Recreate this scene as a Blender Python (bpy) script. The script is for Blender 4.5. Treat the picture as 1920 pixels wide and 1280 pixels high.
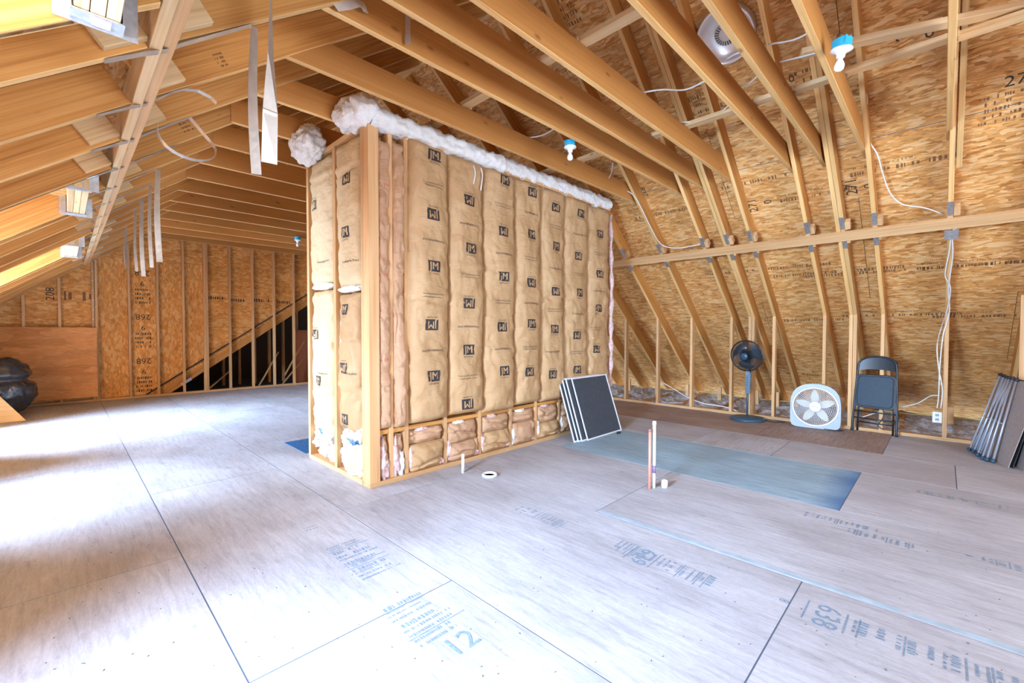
import bpy, bmesh, math, random
from mathutils import Vector, Matrix, noise
random.seed(7)
for o in list(bpy.data.objects): bpy.data.objects.remove(o)
S = bpy.context.scene
COL = S.collection
PI = math.pi
# ------------------------------------------------------------------ camera
FPX, YAW, PITCH, ROLL, EYE = 824.65, math.radians(44.42), math.radians(-1.358), math.radians(.056), 1.25
_f = Vector((math.cos(YAW)*math.cos(PITCH), math.sin(YAW)*math.cos(PITCH), math.sin(PITCH)))
_r = Vector((math.sin(YAW), -math.cos(YAW), 0)); _u = _r.cross(_f)
_r, _u = _r*math.cos(ROLL)+_u*math.sin(ROLL), _u*math.cos(ROLL)-_r*math.sin(ROLL)
cam = bpy.data.objects.new('camera', bpy.data.cameras.new('camera')); COL.objects.link(cam)
cam.data.sensor_width = 36; cam.data.lens = 36*FPX/1920; cam.data.clip_start = .02
cam.matrix_world = Matrix.Translation((0, 0, EYE)) @ Matrix((_r, _u, -_f)).transposed().to_4x4()
S.camera = cam
# ------------------------------------------------------------------ world, lights, exposure
W = bpy.data.worlds.new('sky'); S.world = W; W.use_nodes = True
bg = W.node_tree.nodes['Background']; bg.inputs[0].default_value = (.62, .78, 1, 1); bg.inputs[1].default_value = 1.0
S.view_settings.view_transform = 'Standard'; S.view_settings.look = 'None'
S.view_settings.gamma = 1; S.view_settings.use_curve_mapping = False
S.view_settings.exposure = 0.42
DORMERS = [(.85, 1.95), (4.22, 5.22), (7.07, 8.23)]
WINX = -2.35
ALX = -1.05                # unseen left eave wall, placed so the dormer alcoves narrow the daylight
def area(name, loc, direction, sx, sy, power, color, spread=180):
    l = bpy.data.lights.new(name, 'AREA'); l.shape = 'RECTANGLE'; l.size = sx; l.size_y = sy; l.energy = power; l.color = color; l.spread = math.radians(spread)
    o = bpy.data.objects.new(name, l); COL.objects.link(o); o.location = loc
    o.rotation_euler = Vector(direction).to_track_quat('-Z', 'Z').to_euler(); return o
SKYC = (.50, .71, 1.0)
for i, (a, b) in enumerate(DORMERS):
    area('dormer_daylight', (WINX+.03, (a+b)/2, 1.42), (1, 0, (-.30, -.66, -.60)[i]), b-a-.12, 1.36, (570, 400, 900)[i], SKYC, 122)
area('gable_fill_light', (2.6, -2.92, 1.75), (.1, 1, .18), 3.0, 1.9, 165, (.76, .86, 1.0))  # added fill light; the gable window it stands in is assumed

# ------------------------------------------------------------------ helpers
def at(x, y, axis, v):
    d = _f+_r*((x-960)/FPX)-_u*((y-640)/FPX); i = 'XYZ'.index(axis)
    o = Vector((0, 0, EYE)); return o+d*((v-o[i])/d[i])
def onplane(x, y, p0, n):
    d = _f+_r*((x-960)/FPX)-_u*((y-640)/FPX); o = Vector((0, 0, EYE)); n = Vector(n)
    return o+d*((Vector(p0)-o).dot(n)/d.dot(n))
def link(name, data, parent=None, mat=None, loc=None, rot=None, mtx=None):
    o = bpy.data.objects.new(name, data); COL.objects.link(o)
    if mat is not None and data is not None and not data.materials:
        for m in (mat if isinstance(mat, (list, tuple)) else [mat]): data.materials.append(m)
    if parent: o.parent = parent
    if mtx is not None: o.matrix_basis = mtx
    if loc is not None: o.location = loc
    if rot is not None: o.rotation_euler = rot
    return o
def tag(o, label=None, cat=None, group=None, kind=None):
    for k, v in (('label', label), ('category', cat), ('group', group), ('kind', kind)):
        if v: o[k] = v
    return o
def thing(name, label, cat, loc=(0, 0, 0), rz=0, group=None):
    return tag(link(name, None, loc=loc, rot=(0, 0, rz)), label, cat, group)
def struct(name, label): return tag(link(name, None), label, None, None, 'structure')
def mesh(vs, fs, smooth=False, name='m', mi=None):
    me = bpy.data.meshes.new(name); me.from_pydata([tuple(v) for v in vs], [], fs); me.update()
    me.polygons.foreach_set('use_smooth', [bool(smooth)]*len(me.polygons))
    if mi: me.polygons.foreach_set('material_index', mi)
    return me
def from_bm(bm, smooth=False):
    bmesh.ops.recalc_face_normals(bm, faces=bm.faces[:])
    me = bpy.data.meshes.new('m'); bm.to_mesh(me); bm.free()
    me.polygons.foreach_set('use_smooth', [bool(smooth)]*len(me.polygons))
    return me
_boxes = {}
def boxmesh(l, w, h, bev=.002, key=None):
    k = (round(l, 4), round(w, 4), round(h, 4), bev, key)
    if k not in _boxes:
        bm = bmesh.new(); bmesh.ops.create_cube(bm, size=1)
        bmesh.ops.scale(bm, vec=(l, w, h), verts=bm.verts)
        if bev: bmesh.ops.bevel(bm, geom=bm.edges[:], offset=bev, segments=1, affect='EDGES')
        _boxes[k] = from_bm(bm)
    return _boxes[k]
def box(name, c, size, parent, mat, rot=None, bev=.002):
    l, w, h = size; P = Matrix()                # the longest side becomes local x, so grain runs along it
    if w > l and w >= h: l, w, P = w, l, Matrix.Rotation(PI/2, 4, 'Z')
    elif h > l and h > w: l, h, P = h, l, Matrix.Rotation(-PI/2, 4, 'Y')
    from mathutils import Euler
    M = Matrix.Translation(Vector(c)) @ (Euler(rot).to_matrix().to_4x4() if rot else Matrix()) @ P
    return link(name, boxmesh(l, w, h, bev, mat.name), parent, mat, mtx=M)
def lumber(name, p0, p1, w, d, up, parent, mat, bev=.0025):
    """board from p0 to p1; d = size along 'up', w = across"""
    p0, p1 = Vector(p0), Vector(p1); x = (p1-p0); L = x.length; x.normalize()
    up = Vector(up); z = (up-x*up.dot(x)).normalized(); y = z.cross(x)
    M = Matrix((x, y, z)).transposed().to_4x4(); M.translation = (p0+p1)/2
    me = boxmesh(L, w, d, bev, mat.name)
    if mat is RAFT and d > w and not me.materials:      # paler sawn edges, with light from the floor painted in
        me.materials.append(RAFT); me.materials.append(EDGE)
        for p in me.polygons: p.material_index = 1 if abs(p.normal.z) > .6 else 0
    return link(name, me, parent, mat, mtx=M)
def smoothpts(pts, n=6):
    P = [Vector(p) for p in pts]
    if len(P) < 3: return P
    out = []
    for i in range(len(P)-1):
        a, b, c, d = P[max(i-1, 0)], P[i], P[i+1], P[min(i+2, len(P)-1)]
        for k in range(n):
            t = k/n; out.append(.5*((2*b)+(c-a)*t+(2*a-5*b+4*c-d)*t*t+(3*b-a-3*c+d)*t**3))
    return out+[P[-1]]
def tubedata(pts, r, n=8, sm=6, closed=False):
    P = smoothpts(pts, sm) if sm else [Vector(p) for p in pts]
    vs, fs = [], []; N = len(P); prev = None
    for i, p in enumerate(P):
        t = ((P[(i+1) % N]-P[i-1]) if closed else (P[min(i+1, N-1)]-P[max(i-1, 0)])).normalized()
        if prev is None: a = t.orthogonal().normalized()
        else: a = (prev-t*prev.dot(t)).normalized()
        prev = a; b = t.cross(a); rr = r[i] if isinstance(r, (list, tuple)) else r
        for k in range(n):
            an = 2*PI*k/n; vs.append(p+(a*math.cos(an)+b*math.sin(an))*rr)
    for i in range(N if closed else N-1):
        for k in range(n):
            j = (i+1) % N; fs.append((i*n+k, i*n+(k+1) % n, j*n+(k+1) % n, j*n+k))
    if not closed: fs += [tuple(range(n))[::-1], tuple((N-1)*n+k for k in range(n))]
    return vs, fs
def tube(name, pts, r, parent, mat, n=8, sm=6, closed=False):
    return link(name, mesh(*tubedata(pts, r, n, sm, closed), smooth=True), parent, mat)
def multitube(name, lst, parent, mat, n=6):
    V, Fc = [], []
    for pts, r, closed in lst:
        v, f = tubedata(pts, r, n, 0, closed); b = len(V); V += v; Fc += [tuple(i+b for i in q) for q in f]
    return link(name, mesh(V, Fc, smooth=True), parent, mat)
def lathe(name, prof, parent, mat, n=32, loc=None, rot=None, mtx=None, caps=True):
    vs, fs = [], []
    for r, z in prof:
        for k in range(n): vs.append((r*math.cos(2*PI*k/n), r*math.sin(2*PI*k/n), z))
    for i in range(len(prof)-1):
        for k in range(n): fs.append((i*n+k, i*n+(k+1) % n, (i+1)*n+(k+1) % n, (i+1)*n+k))
    if caps and prof[0][0] > 1e-4: fs.append(tuple(range(n))[::-1])
    if caps and prof[-1][0] > 1e-4: fs.append(tuple((len(prof)-1)*n+k for k in range(n)))
    me = mesh(vs, fs, smooth=True)
    o = link(name, me, parent, mat, loc, rot, mtx); return o
def prism(name, poly, thick, parent, mat, mtx=None, bev=0):
    """polygon in local XY extruded to local z = thick"""
    n = len(poly); vs = [(x, y, 0) for x, y in poly]+[(x, y, thick) for x, y in poly]
    fs = [tuple(range(n))[::-1], tuple(range(n, 2*n))]+[(i, (i+1) % n, n+(i+1) % n, n+i) for i in range(n)]
    bm = bmesh.new(); me = mesh(vs, fs); bm.from_mesh(me)
    if bev: bmesh.ops.bevel(bm, geom=bm.edges[:], offset=bev, segments=2, affect='EDGES')
    return link(name, from_bm(bm), parent, mat, mtx=mtx)
def strip(name, pts, w, wid, parent, mat, th=.0012):
    """flat ribbon along pts; wid(i) or vector = width direction"""
    P = [Vector(p) for p in pts]; vs, fs = [], []; N = len(P)
    for i, p in enumerate(P):
        t = (P[min(i+1, N-1)]-P[max(i-1, 0)]).normalized(); d = Vector(wid(i) if callable(wid) else wid)
        d = (d-t*d.dot(t)).normalized(); n = t.cross(d)
        for s, q in ((-1, 0), (1, 0), (1, 1), (-1, 1)): vs.append(p+d*(s*w/2)+n*(q*th))
    for i in range(N-1):
        for k in range(4): fs.append((i*4+k, i*4+(k+1) % 4, i*4+4+(k+1) % 4, i*4+4+k))
    fs += [(3, 2, 1, 0), tuple(4*(N-1)+k for k in range(4))]
    return link(name, mesh(vs, fs, smooth=False), parent, mat)
_txt = {}
def textdata(s, size=1.0):
    if s not in _txt:
        c = bpy.data.curves.new('t', 'FONT'); c.body = s; c.size = 1; c.align_x = 'CENTER'; c.align_y = 'CENTER'; c.resolution_u = 2
        o = bpy.data.objects.new('t', c); COL.objects.link(o)
        me = bpy.data.meshes.new_from_object(o.evaluated_get(bpy.context.evaluated_depsgraph_get()))
        _txt[s] = ([v.co.copy() for v in me.vertices], [tuple(p.vertices) for p in me.polygons])
        bpy.data.objects.remove(o); bpy.data.curves.remove(c); bpy.data.meshes.remove(me)
    v, f = _txt[s]; return [p*size for p in v], f

# ------------------------------------------------------------------ materials
def newmat(name, rough=.7):
    m = bpy.data.materials.new(name); m.use_nodes = True
    return m, m.node_tree.nodes, m.node_tree.links, m.node_tree.nodes['Principled BSDF']
def plain(name, col, rough=.5, metal=0, spec=.5, vary=.06, scale=30, bump=0):
    m, N, L, B = newmat(name); B.inputs['Roughness'].default_value = rough; B.inputs['Metallic'].default_value = metal
    B.inputs['Specular IOR Level'].default_value = spec
    tc = N.new('ShaderNodeTexCoord'); nz = N.new('ShaderNodeTexNoise'); nz.inputs['Scale'].default_value = scale; nz.inputs['Detail'].default_value = 4
    L.new(tc.outputs['Object'], nz.inputs['Vector'])
    rp = N.new('ShaderNodeValToRGB'); L.new(nz.outputs[0], rp.inputs[0])
    rp.color_ramp.elements[0].color = (*[c*(1-vary) for c in col], 1); rp.color_ramp.elements[1].color = (*[min(1, c*(1+vary)) for c in col], 1)
    rp.color_ramp.elements[0].position = .3; rp.color_ramp.elements[1].position = .7
    L.new(rp.outputs[0], B.inputs['Base Color'])
    if bump:
        bp = N.new('ShaderNodeBump'); bp.inputs['Strength'].default_value = bump; bp.inputs['Distance'].default_value = .01
        L.new(nz.outputs[0], bp.inputs['Height']); L.new(bp.outputs[0], B.inputs['Normal'])
    return m
def ramp(N, cols):
    r = N.new('ShaderNodeValToRGB'); e = r.color_ramp.elements
    while len(e) < len(cols): e.new(.5)
    for i, (p, c) in enumerate(cols): e[i].position = p; e[i].color = (*c, 1)
    return r
def coords(N, L, scale, rnd=9.0):
    tc = N.new('ShaderNodeTexCoord'); oi = N.new('ShaderNodeObjectInfo'); ad = N.new('ShaderNodeVectorMath'); ad.operation = 'ADD'
    ml = N.new('ShaderNodeVectorMath'); ml.operation = 'SCALE'; ml.inputs['Scale'].default_value = rnd
    cx = N.new('ShaderNodeCombineXYZ')
    for k in range(3): L.new(oi.outputs['Random'], cx.inputs[k])
    L.new(cx.outputs[0], ml.inputs[0]); L.new(tc.outputs['Object'], ad.inputs[0]); L.new(ml.outputs[0], ad.inputs[1])
    mp = N.new('ShaderNodeMapping'); mp.inputs['Scale'].default_value = scale; L.new(ad.outputs[0], mp.inputs[0])
    return mp, oi
def mixc(N, L, fac, a, b, mode='MIX'):
    m = N.new('ShaderNodeMix'); m.data_type = 'RGBA'; m.blend_type = mode
    for s, v in ((m.inputs[0], fac), (m.inputs[6], a), (m.inputs[7], b)):
        if isinstance(v, (int, float)): s.default_value = v
        elif isinstance(v, tuple): s.default_value = (*v, 1)
        else: L.new(v, s)
    return m.outputs[2]
def lumbermat(name, dark, mid, light, grain=1.0, rough=.62):
    """board grain: fine streaks along local x plus a slow cathedral figure and knots"""
    m, N, L, B = newmat(name); B.inputs['Roughness'].default_value = rough; B.inputs['Specular IOR Level'].default_value = .3
    mp, oi = coords(N, L, (1, 1, 1))
    def nz(scale, det, dist):
        a = N.new('ShaderNodeMapping'); a.inputs['Scale'].default_value = scale; L.new(mp.outputs[0], a.inputs[0])
        n = N.new('ShaderNodeTexNoise'); n.inputs['Scale'].default_value = 1; n.inputs['Detail'].default_value = det; n.inputs['Distortion'].default_value = dist; L.new(a.outputs[0], n.inputs[0]); return n
    n1 = nz((1.3, 95*grain, 95*grain), 3, .3); n2 = nz((.7, 26*grain, 26*grain), 2, 1.6); n3 = nz((.9, 3, 3), 2, 0)
    w1 = N.new('ShaderNodeMath'); w1.operation = 'MULTIPLY'; w1.inputs[1].default_value = .36; L.new(n1.outputs[0], w1.inputs[0])
    w2 = N.new('ShaderNodeMath'); w2.operation = 'MULTIPLY_ADD'; w2.inputs[1].default_value = .40; L.new(n2.outputs[0], w2.inputs[0]); L.new(w1.outputs[0], w2.inputs[2])
    w3 = N.new('ShaderNodeMath'); w3.operation = 'MULTIPLY_ADD'; w3.inputs[1].default_value = .24; L.new(n3.outputs[0], w3.inputs[0]); L.new(w2.outputs[0], w3.inputs[2])
    r = ramp(N, [(.36, dark), (.50, mid), (.64, light)]); L.new(w3.outputs[0], r.inputs[0])
    kn, _ = coords(N, L, (5, 12, 12)); vo = N.new('ShaderNodeTexVoronoi'); vo.inputs['Scale'].default_value = .5; L.new(kn.outputs[0], vo.inputs[0])
    kr = ramp(N, [(.04, (.8, .8, .8)), (.10, (0, 0, 0))]); L.new(vo.outputs['Distance'], kr.inputs[0])
    c = mixc(N, L, kr.outputs[0], r.outputs[0], tuple(x*.5 for x in dark))
    hsv = N.new('ShaderNodeHueSaturation'); L.new(c, hsv.inputs['Color'])
    mr = N.new('ShaderNodeMapRange'); mr.inputs[3].default_value = .84; mr.inputs[4].default_value = 1.14; L.new(oi.outputs['Random'], mr.inputs[0]); L.new(mr.outputs[0], hsv.inputs['Value'])
    L.new(hsv.outputs[0], B.inputs['Base Color'])
    bp = N.new('ShaderNodeBump'); bp.inputs['Strength'].default_value = .10; bp.inputs['Distance'].default_value = .003; L.new(n1.outputs[0], bp.inputs['Height']); L.new(bp.outputs[0], B.inputs['Normal'])
    return m
def osbmat(name, cols, sc=(13, 52, 13), rough=.65, bump=.2, contrast=1.0):
    """strand board: two layers of stretched voronoi flakes; sheet length along local x"""
    m, N, L, B = newmat(name); B.inputs['Roughness'].default_value = rough; B.inputs['Specular IOR Level'].default_value = .3
    mp, oi = coords(N, L, (1, 1, 1))
    nz = N.new('ShaderNodeTexNoise'); nz.inputs['Scale'].default_value = 7; nz.inputs['Detail'].default_value = 3; L.new(mp.outputs[0], nz.inputs[0])
    outs = []
    for rot, s in ((.22, 1.0), (-.35, 1.35), (.9, .8)):
        m2 = N.new('ShaderNodeMapping'); m2.inputs['Rotation'].default_value = (0, 0, rot); m2.inputs['Scale'].default_value = tuple(k*s for k in sc)
        ds = N.new('ShaderNodeMix'); ds.data_type = 'RGBA'; ds.inputs[0].default_value = .06; L.new(mp.outputs[0], ds.inputs[6]); L.new(nz.outputs['Color'], ds.inputs[7])
        L.new(ds.outputs[2], m2.inputs[0])
        v = N.new('ShaderNodeTexVoronoi'); v.inputs['Scale'].default_value = 1; v.inputs['Randomness'].default_value = 1; L.new(m2.outputs[0], v.inputs[0])
        outs.append(v)
    r1 = ramp(N, cols); r2 = ramp(N, [(p, tuple(min(1, k*1.12) for k in c)) for p, c in cols])
    sp = N.new('ShaderNodeSeparateColor'); L.new(outs[0].outputs['Color'], sp.inputs[0]); L.new(sp.outputs[0], r1.inputs[0])
    sp2 = N.new('ShaderNodeSeparateColor'); L.new(outs[1].outputs['Color'], sp2.inputs[0]); L.new(sp2.outputs[1], r2.inputs[0])
    gt = N.new('ShaderNodeMath'); gt.operation = 'GREATER_THAN'; gt.inputs[1].default_value = .52; L.new(sp2.outputs[0], gt.inputs[0])
    c = mixc(N, L, gt.outputs[0], r1.outputs[0], r2.outputs[0])
    sp3 = N.new('ShaderNodeSeparateColor'); L.new(outs[2].outputs['Color'], sp3.inputs[0])
    g3 = N.new('ShaderNodeMath'); g3.operation = 'GREATER_THAN'; g3.inputs[1].default_value = .83; L.new(sp3.outputs[0], g3.inputs[0])
    c = mixc(N, L, g3.outputs[0], c, cols[-1][1])
    # fine fibre
    fm = N.new('ShaderNodeMapping'); fm.inputs['Scale'].default_value = (12, 90, 12); L.new(mp.outputs[0], fm.inputs[0])
    fn = N.new('ShaderNodeTexNoise'); fn.inputs['Scale'].default_value = 1; fn.inputs['Detail'].default_value = 3; L.new(fm.outputs[0], fn.inputs[0])
    fr = ramp(N, [(.3, (.80, .78, .76)), (.7, (1.1, 1.1, 1.1))]); L.new(fn.outputs[0], fr.inputs[0])
    c = mixc(N, L, 1.0, c, fr.outputs[0], 'MULTIPLY')
    # large blotches
    bn = N.new('ShaderNodeTexNoise'); bn.inputs['Scale'].default_value = 1.3; bn.inputs['Detail'].default_value = 3; L.new(mp.outputs[0], bn.inputs[0])
    br = ramp(N, [(.3, (.86, .82, .78)), (.7, (1.08, 1.08, 1.1))]); L.new(bn.outputs[0], br.inputs[0])
    c = mixc(N, L, contrast, c, br.outputs[0], 'MULTIPLY')
    L.new(c, B.inputs['Base Color'])
    bp = N.new('ShaderNodeBump'); bp.inputs['Strength'].default_value = bump; bp.inputs['Distance'].default_value = .004
    L.new(sp2.outputs[0], bp.inputs['Height']); L.new(bp.outputs[0], B.inputs['Normal'])
    return m
def floormat(name, blue=False, brown=False):
    """weathered floor sheathing: pale grey-tan strands along local x, stains; optional blue tint, deeper at the local -x end"""
    m, N, L, B = newmat(name); B.inputs['Roughness'].default_value = .6; B.inputs['Specular IOR Level'].default_value = .35
    mp, oi = coords(N, L, (1, 1, 1))
    def nz(scale, sc=1, det=5, dist=0):
        a = N.new('ShaderNodeMapping'); a.inputs['Scale'].default_value = scale; L.new(mp.outputs[0], a.inputs[0])
        n = N.new('ShaderNodeTexNoise'); n.inputs['Scale'].default_value = sc; n.inputs['Detail'].default_value = det; n.inputs['Distortion'].default_value = dist; L.new(a.outputs[0], n.inputs[0]); return n
    a = nz((5, 42, 5), 1, 6, .6)
    cols = [(.22, (.37, .36, .385)), (.47, (.465, .465, .50)), (.70, (.53, .53, .57))]
    if brown: cols = [(.25, (.25, .175, .15)), (.45, (.35, .26, .225)), (.65, (.42, .325, .29))]
    if blue: cols = [(.25, (.235, .335, .41)), (.45, (.31, .45, .54)), (.65, (.37, .52, .61))]
    r = ramp(N, cols); L.new(a.outputs[0], r.inputs[0])
    vm = N.new('ShaderNodeMapping'); vm.inputs['Scale'].default_value = (11, 40, 11); vm.inputs['Rotation'].default_value = (0, 0, .25); L.new(mp.outputs[0], vm.inputs[0])
    vo = N.new('ShaderNodeTexVoronoi'); L.new(vm.outputs[0], vo.inputs[0])
    vr = ramp(N, [(0, (.92, .91, .90)), (1, (1.05, 1.05, 1.05))]); sp = N.new('ShaderNodeSeparateColor'); L.new(vo.outputs['Color'], sp.inputs[0]); L.new(sp.outputs[0], vr.inputs[0])
    c = mixc(N, L, 1.0, r.outputs[0], vr.outputs[0], 'MULTIPLY')
    b = nz((.9, 1.6, 1), 1.6, 3, .3); br = ramp(N, [(.35, (.84, .82, .82)), (.65, (1.05, 1.05, 1.06))]); L.new(b.outputs[0], br.inputs[0])
    c = mixc(N, L, 1.0, c, br.outputs[0], 'MULTIPLY')
    st = nz((5, 14, 5), 1.3, 2); sr = ramp(N, [(.68, (0, 0, 0)), (.80, (.40, .40, .40))]); L.new(st.outputs[0], sr.inputs[0])
    c = mixc(N, L, sr.outputs[0], c, (.20, .155, .15))
    if blue:
        tc = N.new('ShaderNodeTexCoord'); sx = N.new('ShaderNodeSeparateXYZ'); L.new(tc.outputs['Object'], sx.inputs[0])
        ns = N.new('ShaderNodeMath'); ns.operation = 'MULTIPLY_ADD'; ns.inputs[1].default_value = .22; L.new(b.outputs[0], ns.inputs[0]); L.new(sx.outputs[0], ns.inputs[2])
        mr = N.new('ShaderNodeMapRange'); mr.inputs[1].default_value = -.90; mr.inputs[2].default_value = -1.16; L.new(ns.outputs[0], mr.inputs[0])
        c = mixc(N, L, mr.outputs[0], c, (.03, .14, .36))
    L.new(c, B.inputs['Base Color'])
    bp = N.new('ShaderNodeBump'); bp.inputs['Strength'].default_value = .15; bp.inputs['Distance'].default_value = .003; L.new(a.outputs[0], bp.inputs['Height']); L.new(bp.outputs[0], B.inputs['Normal'])
    return m
RAFT = lumbermat('warm_rafter_wood', (.44, .180, .045), (.62, .285, .072), (.73, .38, .12))
JOIST = lumbermat('smooth_joist_wood', (.52, .225, .055), (.57, .25, .064), (.62, .285, .078), 1.2)
EDGE = lumbermat('floorlit_sawn_edge', (.62, .33, .115), (.76, .45, .175), (.84, .55, .25), 1.0)  # pale sawn wood, lightened further to paint in floor bounce
STUD = lumbermat('pale_stud_wood', (.58, .31, .13), (.70, .41, .19), (.77, .49, .25), .8)
PINE = lumbermat('light_pine', (.62, .38, .16), (.78, .54, .28), (.84, .63, .37), .8)
OSB = osbmat('roof_strand_board', [(0, (.44, .180, .045)), (.22, (.63, .30, .085)), (.75, (.73, .385, .125)), (1, (.83, .53, .24))])
OSBW = osbmat('wall_strand_board', [(0, (.60, .25, .055)), (.3, (.70, .315, .078)), (.75, (.76, .37, .10)), (1, (.84, .48, .18))], (13, 34, 13))
PLY = osbmat('orange_plywood', [(0, (.58, .24, .075)), (.5, (.66, .29, .095)), (1, (.72, .34, .12))], (2, 8, 2), contrast=1)
FLOOR = floormat('floor_board'); FLOORB = floormat('blue_floor_board', blue=True); FLOORN = floormat('brown_floor_board', brown=True)
DARK = plain('dark_gap', (.05, .04, .035), .9)
SEAM = plain('joint_filler_blue_grey', (.10, .13, .19), .8)
INKB = plain('faded_blue_ink', (.20, .275, .37), .8, vary=.25, scale=60)
EDYE = plain('pale_blue_edge_dye', (.36, .46, .54), .7, vary=.18, scale=9)
INKK = plain('black_stencil_ink', (.05, .035, .025), .8, vary=.3, scale=80)
INKF = plain('faded_brown_ink', (.22, .11, .045), .8, vary=.3, scale=80)
INKR = plain('red_ink', (.62, .13, .09), .8, vary=.2, scale=90)
LOGO = plain('dark_print', (.045, .035, .032), .7, vary=.15, scale=60)
GALV = plain('galvanised_steel', (.58, .60, .62), .38, .85, vary=.16, scale=40)
CHROME = plain('polished_aluminium', (.88, .89, .90), .28, .55, vary=.03)
STRAPM = plain('reflected_tan_steel', (.58, .52, .45), .42, .6, vary=.10, scale=20)  # tan base colour paints in the wood the steel would reflect
WHITE = plain('white_plastic', (.82, .82, .80), .35, vary=.03)
CABLE = plain('white_cable_sheath', (.80, .77, .72), .45, vary=.03)
YELLOW = plain('yellow_cable_sheath', (.66, .60, .22), .45, vary=.04)
BLUEP = plain('bright_blue_plastic', (.02, .42, .66), .4, vary=.05)
PORC = plain('white_porcelain', (.86, .86, .85), .18, vary=.02)
BULB = plain('frosted_glass', (.84, .85, .84), .12, vary=.02)
BLACKP = plain('black_plastic', (.020, .026, .034), .35, vary=.15)
NAVY = plain('navy_plastic', (.03, .085, .14), .4, vary=.1)
CHAIRM = plain('black_enamel_steel', (.014, .020, .028), .38, .0, vary=.1)
VINYL = plain('dark_vinyl_pad', (.022, .045, .070), .55, vary=.12, bump=.05)
FANG = plain('pale_grey_plastic', (.30, .35, .43), .4, vary=.03)
FANB = plain('cream_fan_blade', (.80, .80, .70), .4, vary=.03)
SCRM = plain('white_screen_frame', (.80, .82, .85), .35, vary=.03)
CARD = plain('grey_brown_card', (.36, .31, .29), .8, vary=.08)
CARDK = plain('black_panel', (.03, .03, .035), .6, vary=.1)
TUBE = plain('silver_blue_tube', (.52, .58, .68), .35, .4, vary=.05)
COPPER = plain('salmon_pipe', (.72, .27, .19), .4, vary=.08)
BAG = plain('black_bag_film', (.035, .036, .042), .22, vary=.2, bump=.1)
PAPERB = None
def papermat(name, cols, wr=.5):
    m, N, L, B = newmat(name); B.inputs['Roughness'].default_value = .55; B.inputs['Specular IOR Level'].default_value = .35
    mp, oi = coords(N, L, (1, 1, 1)); n = N.new('ShaderNodeTexNoise'); n.inputs['Scale'].default_value = 3.5; n.inputs['Detail'].default_value = 6; L.new(mp.outputs[0], n.inputs[0])
    r = ramp(N, cols); L.new(n.outputs[0], r.inputs[0])
    L.new(r.outputs[0], B.inputs['Base Color'])
    m2 = N.new('ShaderNodeMapping'); m2.inputs['Scale'].default_value = (9, 9, 16); m2.inputs['Rotation'].default_value = (0, .5, 0); L.new(mp.outputs[0], m2.inputs[0])
    w = N.new('ShaderNodeTexNoise'); w.inputs['Scale'].default_value = 1; w.inputs['Detail'].default_value = 4; w.inputs['Distortion'].default_value = 1.2; L.new(m2.outputs[0], w.inputs[0])
    bp = N.new('ShaderNodeBump'); bp.inputs['Strength'].default_value = wr; bp.inputs['Distance'].default_value = .02; L.new(w.outputs[0], bp.inputs['Height']); L.new(bp.outputs[0], B.inputs['Normal'])
    return m
KRAFT = papermat('kraft_facing', [(.3, (.50, .30, .14)), (.55, (.57, .355, .175)), (.75, (.63, .41, .215))])
KRAFTP = papermat('pale_kraft_facing', [(.3, (.66, .46, .25)), (.6, (.74, .56, .33))])
KRAFTR = papermat('reddish_kraft_facing', [(.3, (.50, .29, .16)), (.6, (.60, .36, .21))], .7)
def fluff(name, a, b):
    m, N, L, B = newmat(name); B.inputs['Roughness'].default_value = .95; B.inputs['Specular IOR Level'].default_value = .05
    mp, oi = coords(N, L, (1, 1, 1)); n = N.new('ShaderNodeTexNoise'); n.inputs['Scale'].default_value = 28; n.inputs['Detail'].default_value = 8; L.new(mp.outputs[0], n.inputs[0])
    r = ramp(N, [(.3, a), (.65, b)]); L.new(n.outputs[0], r.inputs[0]); L.new(r.outputs[0], B.inputs['Base Color'])
    bp = N.new('ShaderNodeBump'); bp.inputs['Strength'].default_value = .5; bp.inputs['Distance'].default_value = .012; L.new(n.outputs[0], bp.inputs['Height']); L.new(bp.outputs[0], B.inputs['Normal'])
    return m
WFLUFF = fluff('white_fibreglass', (.84, .82, .79), (.93, .93, .92))
PFLUFF = fluff('pink_fibreglass', (.62, .36, .33), (.80, .62, .58))
LOOSE = fluff('grey_loose_insulation', (.34, .33, .34), (.62, .60, .60))
def meshmat():
    m, N, L, B = newmat('dark_insect_mesh'); B.inputs['Roughness'].default_value = .6
    tc = N.new('ShaderNodeTexCoord'); n = N.new('ShaderNodeTexNoise'); mp = N.new('ShaderNodeMapping'); mp.inputs['Scale'].default_value = (30, 30, 4)
    L.new(tc.outputs['Object'], mp.inputs[0]); L.new(mp.outputs[0], n.inputs[0]); n.inputs['Detail'].default_value = 5
    r = ramp(N, [(.3, (.035, .045, .06)), (.8, (.085, .10, .125))]); L.new(n.outputs[0], r.inputs[0]); L.new(r.outputs[0], B.inputs['Base Color']); return m
MESHM = meshmat()
GLASS = plain('window_glass', (.9, .95, 1), .05)
g = GLASS.node_tree.nodes['Principled BSDF']; g.inputs['Transmission Weight'].default_value = 1; g.inputs['IOR'].default_value = 1.0

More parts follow.
